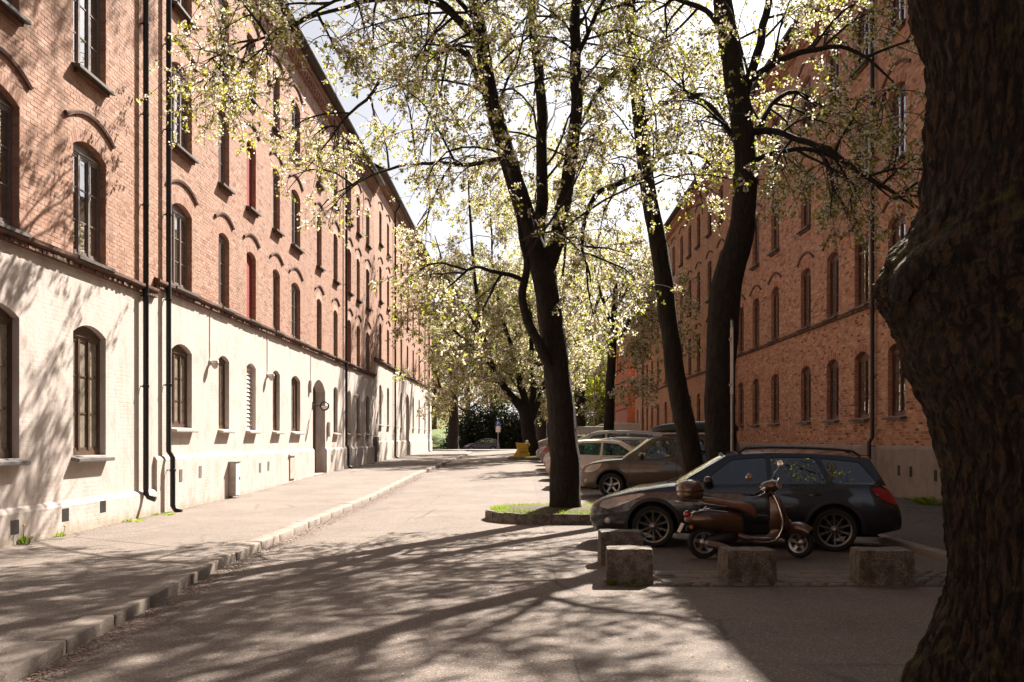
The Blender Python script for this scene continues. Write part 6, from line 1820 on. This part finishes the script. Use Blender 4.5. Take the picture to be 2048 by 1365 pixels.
def tuft(label, loc, n, r, h, seed, flowers=0, mat='grass'):
    rng = np.random.default_rng(seed); root = empty('weed_tuft', loc, 0, label, 'weed', 'weeds growing out of the joints')
    A = rng.uniform(0, 2 * PI, n); rr = rng.uniform(0, r, n); ln = rng.uniform(.2, 1.0, n) * r * 1.3; H = rng.uniform(.4, 1, n) * h
    b0 = np.stack([rr * np.cos(A), rr * np.sin(A), np.zeros(n)], 1); t = np.stack([(rr + ln) * np.cos(A), (rr + ln) * np.sin(A), H], 1)
    mid = (b0 + t) / 2 + np.array([0, 0, 1]) * (H * .2)[:, None]; s = np.stack([-np.sin(A), np.cos(A), np.zeros(n)], 1) * .012
    V = np.stack([b0 - s * .4, b0 + s * .4, mid + s, t, mid - s], 1)
    link('leaves', np_mesh('leaves', V.reshape(-1, 3), np.arange(n * 5).reshape(n, 5), M[mat], attr=np.repeat(rng.random(n), 5)), root)
    for k in range(flowers):
        x, y, z = rng.uniform(-r, r), rng.uniform(-r, r) * .5, h * rng.uniform(1.5, 1.9)
        MB().tube([(x * .5, y * .5, 0), (x * .9, y * .9, z * .6), (x, y, z)], .004, 5).build('flower_stalk', M['grass'], root)
        MB().ellipsoid((x, y, z), .028, .028, .014, 10, 6).build('flower_head', M['dandelion'], root, True)


tuft('leafy weed in front of the near cellar vent under the white wall', (-7.86, 15.75, .0), 40, .09, .17, 1, 1)
tuft('dandelion clump between the two cellar vents', (-7.85, 17.0, .0), 26, .07, .10, 2, 1)
tuft('low weeds at the foot of the wall before the first drainpipe', (-7.85, 20.0, .0), 60, .2, .09, 3)
tuft('low weeds between the two drainpipes', (-7.85, 21.6, .0), 60, .22, .09, 4)
tuft('green weeds at the foot of the near granite block', (1.0, 11.42, .0), 36, .05, .09, 5)
tuft('weeds in front of the near granite block', (1.25, 11.36, .0), 40, .09, .05, 6)
tuft('weeds at the foot of the grey plinth beyond the wagon', (9.68, 23.4, gz(23) + .09), 120, .4, .22, 7)


# ================================================================== scooter
def scooter(loc, rz):
    """x forwards from the rear axle, y to the rider's left, z up"""
    S = 1.0
    root = empty('scooter', loc, rz, 'brown motor scooter with tan saddle and round top case parked beside the black wagon', 'scooter')
    Pn = M['p_brown']
    def ell(y, z, w, h, n=20, p=2.4):
        out = []
        for k in range(n):
            a = 2 * PI * k / n; c_, s_ = math.cos(a), math.sin(a)
            out.append((y + w * math.copysign(abs(c_) ** (2 / p), c_), z + h * math.copysign(abs(s_) ** (2 / p), s_)))
        return out
    def loftx(name, secs, mat, parent=root, p=2.4, ang=50):
        g = MB(); g.loft([[(x, a, b) for a, b in ell(0, z, w, h, 20, p)] for x, z, w, h in secs], True); return g.build(name, mat, parent, True, ang)
    # rear body: the bulging cowls
    body = loftx('body', [(-.27, .54, .03, .02), (-.24, .54, .07, .06), (-.15, .55, .14, .105), (0, .555, .185, .145), (.15, .55, .20, .165), (.3, .53, .195, .175), (.42, .50, .17, .18), (.5, .47, .13, .19), (.54, .46, .10, .185)], Pn)
    loftx('footboard', [(.46, .33, .13, .06), (.55, .30, .19, .045), (.7, .285, .205, .032), (.88, .28, .205, .032), (.98, .30, .19, .04), (1.05, .34, .16, .05)], Pn, p=3.5)
    # leg shield: a curved sheet from the footboard up to the handlebar
    g = MB(); rows = []
    for x, z, w, b in ((.98, .28, .19, .02), (1.06, .33, .20, .04), (1.13, .42, .21, .06), (1.16, .54, .215, .07), (1.13, .66, .205, .07), (1.08, .78, .18, .06), (1.02, .89, .14, .05), (.985, .95, .10, .04)):
        rows.append([(x - b * (u * u) * 1.5, w * u, z) for u in np.linspace(-1, 1, 13)] + [(x - .018 - b * (u * u) * 1.5, w * u * .97, z) for u in np.linspace(1, -1, 13)])
    g.loft(rows, True); shield = g.build('leg_shield', Pn, root, True, 60)
    for sg in (-1, 1):
        MB().tube([(x - b * 1.5, sg * w, z) for x, z, w, b in ((.66, .262, .205, 0), (.84, .245, .207, 0), (.98, .27, .19, .02), (1.06, .33, .203, .04), (1.13, .42, .213, .06), (1.16, .54, .218, .07), (1.13, .66, .208, .07), (1.08, .78, .183, .06), (1.02, .89, .143, .05))], .009, 8).build('chrome_edge', M['chrome'], shield, True)
        MB().tube([(-.14, sg * .10, .66), (.05, sg * .16, .69), (.3, sg * .165, .66)], .007, 6).build('side_trim', M['chrome'], body, True)
    loftx('steering_cover', [(.93, .62, .03, .22), (1.0, .66, .07, .26), (1.08, .62, .09, .22), (1.15, .52, .085, .14), (1.2, .48, .05, .08)], Pn)
    # saddle
    g = MB(); rows = []
    for x, zt, th, w in ((-.02, .83, .03, .08), (.02, .86, .07, .12), (.15, .845, .09, .135), (.3, .815, .09, .14), (.42, .795, .10, .135), (.55, .79, .13, .14), (.66, .765, .17, .135), (.72, .70, .13, .11), (.735, .66, .06, .06)):
        rows.append([(x, w * a, zt - th * b) for a, b in ((-.75, 1), (-1, .75), (-1, .35), (-.8, .08), (-.4, 0), (.4, 0), (.8, .08), (1, .35), (1, .75), (.75, 1))])
    g.loft(rows, True); saddle = g.build('saddle', M['leather'], root, True, 60)
    MB().tube([(-.16, -.12, .80), (-.02, -.155, .775), (.20, -.16, .745), (.30, -.15, .735)], .008, 6).build('grab_rail', M['chrome'], root, True)
    MB().tube([(-.16, .12, .80), (-.02, .155, .775), (.20, .16, .745), (.30, .15, .735)], .008, 6).build('grab_rail', M['chrome'], root, True)
    # rack and top case
    rack = MB().tube([(-.36, -.1, .80), (-.05, -.1, .80), (.02, -.09, .74), (-.06, -.08, .64)], .008, 6).tube([(-.36, .1, .80), (-.05, .1, .80), (.02, .09, .74), (-.06, .08, .64)], .008, 6).tube([(-.36, -.1, .80), (-.40, 0, .80), (-.36, .1, .80)], .008, 6).tube([(-.1, -.1, .80), (-.1, .1, .80)], .008, 6)
    rack.build('luggage_rack', M['chrome'], root, True)
    case = empty('top_case', (0, 0, 0)); case.parent = root
    g = MB(); g.ellipsoid((-.19, 0, .90), .185, .20, .095, 24, 12, p=2.7); g.build('case_bottom', Pn, case, True)
    g = MB(); g.ellipsoid((-.19, 0, .955), .19, .205, .15, 24, 12, p=2.3); g.build('case_lid', Pn, case, True)
    MB().tube([(-.19 + .193 * math.cos(a), .207 * math.sin(a), .945) for a in np.linspace(0, 2 * PI, 33)], .006, 6).build('case_seam', M['plastic'], case, True)
    # lights, plate
    g = MB(); g.ellipsoid((-.225, 0, .615), .06, .075, .055, 16, 8, mat=Matrix.Rotation(R(35), 3, 'Y')); g.build('tail_light', M['red_lens'], root, True)
    MB().tube([(-.20, -.08, .59), (-.14, -.085, .65), (-.08, -.08, .69)], .009, 6).build('tail_light_trim', M['chrome'], root, True)
    g = MB(); g.box(-.006, .006, -.09, .09, -.07, .07); g.xform(Matrix.Translation((-.32, 0, .43)) @ Matrix.Rotation(R(26), 4, 'Y')); g.build('number_plate', M['plate_white'], root)
    MB().tube([(-.18, 0, .50), (-.27, 0, .47), (-.34, 0, .36)], .018, 6).build('plate_bracket', M['plastic'], root, True)
    for sg in (-1, 1):
        g = MB(); g.lathe([(0, 0), (.028, .0), (.028, .014), (.018, .022), (0, .024)] if sg > 0 else [(0, 0), (.028, 0), (.028, -.014), (.018, -.022), (0, -.024)], (-.19, sg * .09, .445), 'y', 16); g.build('reflector', M['amber_lens'], root, True)
        MB().box(-.205, -.175, sg * .04 - .012, sg * .09 + .0, .43, .46).build('reflector_arm', M['plastic'], root)
    loftx('rear_mudguard', [(-.24, .44, .05, .06), (-.12, .46, .07, .06), (.05, .47, .07, .05), (.2, .42, .07, .07)], M['plastic'])
    # rear wheel, engine, exhaust
    wheel(root, (0, 0, .225), .225, .145, -1, 'five', .11, 'alloy')
    loftx('engine', [(.0, .24, .05, .05), (.1, .26, .10, .08), (.28, .30, .12, .10), (.45, .32, .10, .08), (.52, .33, .06, .05)], M['plastic'])
    g = MB(); A = Vector((-.02, -.17, .235)); Bv = Vector((.33, -.17, .175))
    g.tube([A, A.lerp(Bv, .08), A.lerp(Bv, .6), A.lerp(Bv, .9), Bv], [.03, .055, .05, .03, .02], 14); ex = g.build('exhaust', M['alloy'], root, True)
    for k in (-.025, 0, .025):
        MB().tube([A + Vector((.02, -.055, .01 + k)), A.lerp(Bv, .3) + Vector((0, -.056, .01 + k)), A.lerp(Bv, .55) + Vector((0, -.053, .005 + k))], .006, 6).build('heat_shield_rib', M['chrome'], ex, True)
    MB().tube([(.18, -.04, .06), (.24, -.10, .03), (.26, -.16, .012)], .010, 6).tube([(.18, .04, .06), (.24, .10, .03), (.26, .16, .012)], .010, 6).tube([(.18, -.04, .06), (.18, .04, .06)], .010, 6).tube([(.18, 0, .06), (.22, 0, .25)], .012, 6).build('centre_stand', M['plastic'], root, True)
    # badge: a little raised chrome script
    MB().tube([(-.02 + .012 * k, -.183 - .001 * k, .56 + .010 * math.sin(k * 2.1)) for k in range(13)], .0035, 5).build('badge', M['chrome'], body, True)
    # front end, turned towards the street
    ax0, ax1 = Vector((1.36, 0, .22)), Vector((.96, 0, 1.0))
    piv = ax0.lerp(ax1, .5); axis = (ax1 - ax0).normalized()
    T = Matrix.Translation(piv) @ Matrix.Rotation(R(-42), 4, axis) @ Matrix.Translation(-piv)
    fr = empty('front_end', (0, 0, 0)); fr.parent = root
    g = MB(); secs = []
    for a in np.linspace(R(52), R(165), 12):
        r0 = .262; c_ = Vector((1.35 + r0 * math.cos(a), 0, .215 + r0 * math.sin(a))); o = Vector((math.cos(a), 0, math.sin(a))); w = .075 + .015 * math.sin(a)
        secs.append([tuple(c_ + o * h_ + Vector((0, w * u, 0))) for u, h_ in ((-1, -.09), (-1.02, -.03), (-.85, .02), (-.4, .04), (0, .045), (.4, .04), (.85, .02), (1.02, -.03), (1, -.09), (.9, -.09), (.8, -.01), (0, .02), (-.8, -.01), (-.9, -.09))])
    g.loft(secs, True); g.xform(T); g.build('front_mudguard', Pn, fr, True, 60)
    g = MB(); g.tube([(1.20, 0, .52), (1.30, .065, .36), (1.35, .075, .22)], [.03, .025, .022], 8); g.xform(T); g.build('fork_arm', M['alloy'], fr, True)
    wc = T @ Vector((1.35, 0, .215)); hub = wheel(fr, wc, .215, .14, -1, 'five', .10, 'alloy', R(-42))
    g = MB(); Mh = Matrix.Rotation(R(-22), 3, 'Y')
    g.ellipsoid((.93, 0, 1.0), .155, .10, .085, 20, 12, p=2.3, mat=Mh); g.ellipsoid((.94, 0, .94), .07, .07, .1, 14, 8); g.xform(T); g.build('headset', Pn, fr, True)
    g = MB(); g.lathe([(0, .0), (.062, 0), (.068, -.012), (.06, -.03)], (0, 0, 0), 'x', 20); g.xform(T @ Matrix.Translation((1.075, 0, 1.05)) @ Matrix.Rotation(R(-20), 4, 'Y')); g.build('headlight', M['headlight'], fr, True)
    for sg in (-1, 1):
        b0, b1 = Vector((.90, sg * .09, .99)), Vector((.86, sg * .36, 1.0))
        g = MB(); g.tube([b0, b0.lerp(b1, .3), b0.lerp(b1, .36)], [.035, .028, .02], 10); g.xform(T); g.build('bar_clamp', M['chrome'], fr, True)
        g = MB(); g.tube([b0.lerp(b1, .36), b0.lerp(b1, .4), b1], [.018, .019, .019], 10); g.xform(T); g.build('handle_grip', M['plastic'], fr, True)
        g = MB(); g.tube([b0.lerp(b1, .25) + Vector((.03, 0, 0)), b0.lerp(b1, .5) + Vector((.07, 0, -.005)), b1 + Vector((.06, sg * .01, -.01))], .007, 6); g.xform(T); g.build('brake_lever', M['chrome'], fr, True)
        m0 = T @ (b0.lerp(b1, .22) + Vector((.0, 0, .03)))
        m1, m2, tw = (Vector((.60, -.30, 1.105)), Vector((.555, -.33, 1.14)), 20) if sg < 0 else (Vector((1.13, .26, 1.25)), Vector((1.165, .28, 1.31)), -48)
        MB().tube([m0, m0.lerp(m1, .5) + Vector((0, 0, .025)), m1, m1.lerp(m2, .6)], .0065, 6).build('mirror_stalk', M['chrome'], fr, True)
        g = MB(); g.ellipsoid((0, 0, 0), .016, .056, .056, 16, 8); g.xform(Matrix.Translation(m2) @ Matrix.Rotation(R(90 + tw), 4, 'Z')); g.build('mirror', M['chrome'], fr, True)
    return root


sp_ = PX(1407, HY, 13.95)
scooter((sp_.x, 13.95, gz(14)), R(2))

# ================================================================== wall lamps on the white wall
def wall_lamp(label, Y, z, X=-8.0):
    root = empty('wall_lamp', (X, Y, z), 0, label, 'wall lamp', 'globe lamps on the white wall')
    MB().lathe([(0, 0), (.085, 0), (.085, .03), (.05, .05), (.04, .07)], (0, 0, 0), 'x', 16).build('wall_plate', M['sill_white'], root, True)
    MB().tube([(.06, 0, .0), (.10, 0, .02), (.12, 0, -.01)], .018, 8).build('lamp_arm', M['black_iron'], root, True)
    MB().lathe([(.015, .07), (.085, .05), (.10, .0), (.10, -.02)], (.14, 0, 0), 'z', 20).build('lamp_cap', M['white_paint'], root, True)
    MB().lathe([(.092, -.02), (.088, -.06), (.065, -.13), (.03, -.165), (.001, -.172)], (.14, 0, 0), 'z', 20).build('lamp_shade', M['lamp_glass'], root, True)


wall_lamp('globe wall lamp between the first two windows of the sunlit tenement', 25.55, E + 1.95)
wall_lamp('globe wall lamp between the white louvre and the third window', 31.3, E + 1.98)
wall_lamp('far wall lamp beside the shaded window past the second drainpipe', 47.45, E + 2.05)
root = empty('ring_sign', (-8, 38.1, E + 1.25), 0, 'black ring shaped sign on an iron bracket beside the arched doorway', 'sign')
MB().tube([(.0, 0, .04), (.3, 0, .0)], .022, 8).box(0, .02, -.05, .05, -.12, .15).build('bracket', M['black_iron'], root)
MB().lathe([(.155 + .028 * math.cos(a), .028 * math.sin(a)) for a in np.linspace(0, 2 * PI, 9)[:-1]], (.46, 0, 0), 'y', 28, closed=True).build('ring', M['black_iron'], root, True)
g = MB(); v = [(.46 + .14 * math.cos(a), 0, .14 * math.sin(a)) for a in np.linspace(PI, 2 * PI, 14)]; g.add([(p[0], -.006, p[2]) for p in v] + [(p[0], .006, p[2]) for p in v], [tuple(range(13, -1, -1)), tuple(range(14, 28))]); g.build('lower_disc', M['white_paint'], root)
bx_ = empty('alarm_box', (-8, 37.55, E + 1.95), 0, 'pale narrow junction box left of the arched doorway', 'box'); MB().box(.0, .09, -.09, .09, -.22, .24).build('box_case', M['sill_white'], bx_); MB().box(.09, .096, -.07, .07, -.18, .2).build('box_cover', M['white_paint'], bx_)
# street cabinet against the wall
cb = empty('meter_cabinet', (-7.92, 27.2, gz(27.2)), 0, 'narrow grey metal cabinet standing against the white wall', 'cabinet')
MB().box(0, .17, -.22, .22, .06, .98).build('cabinet_body', M['sill_white'], cb); MB().box(.172, .182, -.20, .20, .09, .95).build('cabinet_door', M['white_paint'], cb); MB().box(.182, .20, .12, .15, .5, .58).build('lock', M['steel'], cb); MB().box(-.01, .2, -.25, .25, .98, 1.0).build('cabinet_lid', M['steel'], cb)

# ================================================================== signs and posts
def text_mesh(s, size, mat, name='lettering'):
    cu = bpy.data.curves.new(name, 'FONT'); cu.body = s; cu.size = size; cu.align_x = 'CENTER'; cu.align_y = 'CENTER'; cu.extrude = .002
    o = bpy.data.objects.new(name, cu); COL.objects.link(o)
    dg = bpy.context.evaluated_depsgraph_get(); me = bpy.data.meshes.new_from_object(o.evaluated_get(dg)); bpy.data.objects.remove(o, do_unlink=True)
    me.materials.clear(); me.materials.append(mat); me.name = name
    return me


Zs = 92.0
p = PX(996, HY, Zs)
sg_ = empty('parking_sign', (p.x, Zs, gz(Zs)), 0, 'blue parking sign with a white panel on a thin post by the cross street', 'road sign')
MB().tube([(0, 0, -.1), (0, 0, 2.95)], .032, 10).build('post', M['steel'], sg_, True)
MB().box(-.22, .22, -.06, -.04, 2.22, 2.66).build('parking_panel', M['sign_blue'], sg_)
link('lettering', text_mesh('P', .42, M['white_paint']), sg_, (0, -.064, 2.44), (R(90), 0, 0))
MB().box(-.21, .21, -.06, -.04, 1.65, 2.20).build('extra_panel', M['plate_white'], sg_)
# post with a narrow sign seen edge-on beside the stout tree
q = PX(1464, HY, 17.6)
ps = empty('sign_post', (q.x, 17.6, gz(17.6)), 0, 'grey steel post with a pale sign plate seen edge on beside the stout tree', 'sign post')
MB().tube([(0, 0, -.1), (0, 0, 3.75)], .026, 10).build('post', M['steel'], ps, True)
MB().lathe([(.03, 0), (.03, .02), (.001, .035)], (0, 0, 3.75), 'z', 10).build('post_cap', M['plastic'], ps, True)
g = MB(); g.box(-.012, .006, -.10, .10, 2.45, 3.62); g.build('sign_plate', M['sill_white'], ps)
g = MB(); g.box(-.045, .02, -.04, .04, 2.6, 2.64); g.box(-.045, .02, -.04, .04, 3.4, 3.44); g.build('clamp', M['steel'], ps)
q = PX(1188.5, HY, 70)
lp = empty('lamp_post', (q.x, 70, gz(70)), 0, 'slim grey lamp post rising above the far parked cars', 'lamp post')
MB().tube([(0, 0, -.1), (0, 0, 1.2)], .09, 12).build('base_sleeve', M['steel'], lp, True)
MB().tube([(0, 0, 1.2), (0, 0, 5.4), (0, 0, 5.6)], [.055, .045, .02], 12).build('post', M['steel'], lp, True)
g = MB(); g.ellipsoid((0, 0, 5.75), .18, .18, .2, 16, 10); g.build('lamp_head', M['lamp_glass'], lp, True)

# ================================================================== yellow sack by the far tree
sk = PX(1043, HY, 58.6)
sk_r = empty('yellow_sack', (sk.x, 58.55, gz(58.6) + .13), 0, 'big crumpled yellow sack with dark print leaning on the low forked tree', 'sack')
g = MB(); rings = []
for i in range(15):
    t = i / 14; w = .42 - .10 * t + .05 * math.sin(t * 9); d_ = .30 - .06 * t; z = .84 * t; r = []
    for k in range(28):
        a = 2 * PI * k / 28; c_, s_ = math.cos(a), math.sin(a); o = 1 + .16 * mnoise.noise((c_ * 3, s_ * 3, t * 5)) + .10 * mnoise.noise((c_ * 9, s_ * 9, t * 7))
        r.append((w * o * math.copysign(abs(c_) ** .7, c_) + .10 * t, d_ * o * math.copysign(abs(s_) ** .7, s_), z + (.05 * mnoise.noise((c_ * 4, s_ * 4, 3)) if i == 14 else 0)))
    rings.append(r)
g.loft(rings, True); g.build('sack_body', M['bag'], sk_r, True, 60)
g = MB()
for k, x in enumerate((-.02, .11, .24, .36)): g.lathe([(.05, 0), (.028, 0)], (x, -.372 + .0 * k, .30 + .02 * k), 'y', 12)
g.build('print', M['bag_ink'], sk_r)
g = MB(); g.ellipsoid((.32, .02, .86), .11, .1, .17, 10, 8); g.build('white_liner', M['white_paint'], sk_r, True)
g = MB(); g.ellipsoid((-.22, .0, .83), .12, .1, .07, 10, 8); g.build('orange_rag', M['orange_cloth'], sk_r, True)

# ================================================================== park edge: railing and low wall
rl = empty('park_railing', (-20, 121.6, gz(121.6)), 0, 'thin black iron railing along the park lawn', 'railing')
MB().tube([(0, 0, .95), (10.5, 0, .95)], .02, 6).build('top_rail', M['black_iron'], rl, True); MB().tube([(0, 0, .18), (10.5, 0, .18)], .02, 6).build('bottom_rail', M['black_iron'], rl, True)
bar = MB().tube([(0, 0, .0), (0, 0, 1.0)], .011, 5).mesh('bar', M['black_iron'])
for k in range(88): link('bar', bar, rl, (k * .12, 0, 0))
pw = empty('park_wall', (-40, 158, 0), 0, 'low grey stone wall at the top of the park lawn', 'wall')
zw = gz(158) + far_hill(-25, 158); MB().box(0, 26, -.25, .25, zw - 1.5, zw + 1.5).build('wall_body', M['granite'], pw); MB().box(-.1, 26.1, -.33, .33, zw + 1.5, zw + 1.65).build('coping', M['granite'], pw)

# ================================================================== litter: petals and husks along the kerb and over the asphalt
rng = np.random.default_rng(77)
n1, n2, n3 = 11000, 3600, 2200
y = rng.uniform(5, 40, n1); x = np.array([kerb_x(v) for v in y]) + .03 + np.abs(rng.normal(0, .16, n1))
y2 = rng.uniform(5, 26, n2); x2 = rng.uniform(-3.6, 5.4, n2)
y3 = rng.uniform(15, 40, n3); x3 = -7.9 + np.abs(rng.normal(0, .12, n3))
Xs = np.concatenate([x, x2, x3]); Ys = np.concatenate([y, y2, y3]); N = len(Xs)
Zs_ = np.array([road_z(a, b) if a > kerb_x(b) else gz(b) + .014 for a, b in zip(Xs, Ys)]) + .006
A = rng.uniform(0, 2 * PI, N); s = rng.uniform(.006, .021, N) * np.where(np.arange(N) < n1, 1.25, .8); cx = np.cos(A) * s; sx = np.sin(A) * s
V = np.stack([np.stack([Xs + cx, Ys + sx, Zs_ + rng.uniform(0, .008, N)], 1), np.stack([Xs - sx * .6, Ys + cx * .6, Zs_], 1), np.stack([Xs - cx, Ys - sx, Zs_ + rng.uniform(0, .006, N)], 1), np.stack([Xs + sx * .6, Ys - cx * .6, Zs_], 1)], 1)
o = link('fallen_litter', np_mesh('fallen_litter', V.reshape(-1, 3), np.arange(N * 4).reshape(N, 4), M['petal_litter'], attr=np.repeat(rng.random(N), 4)))
tag(o, 'dry petals and bud husks lying along the kerb', 'litter', kind='stuff')
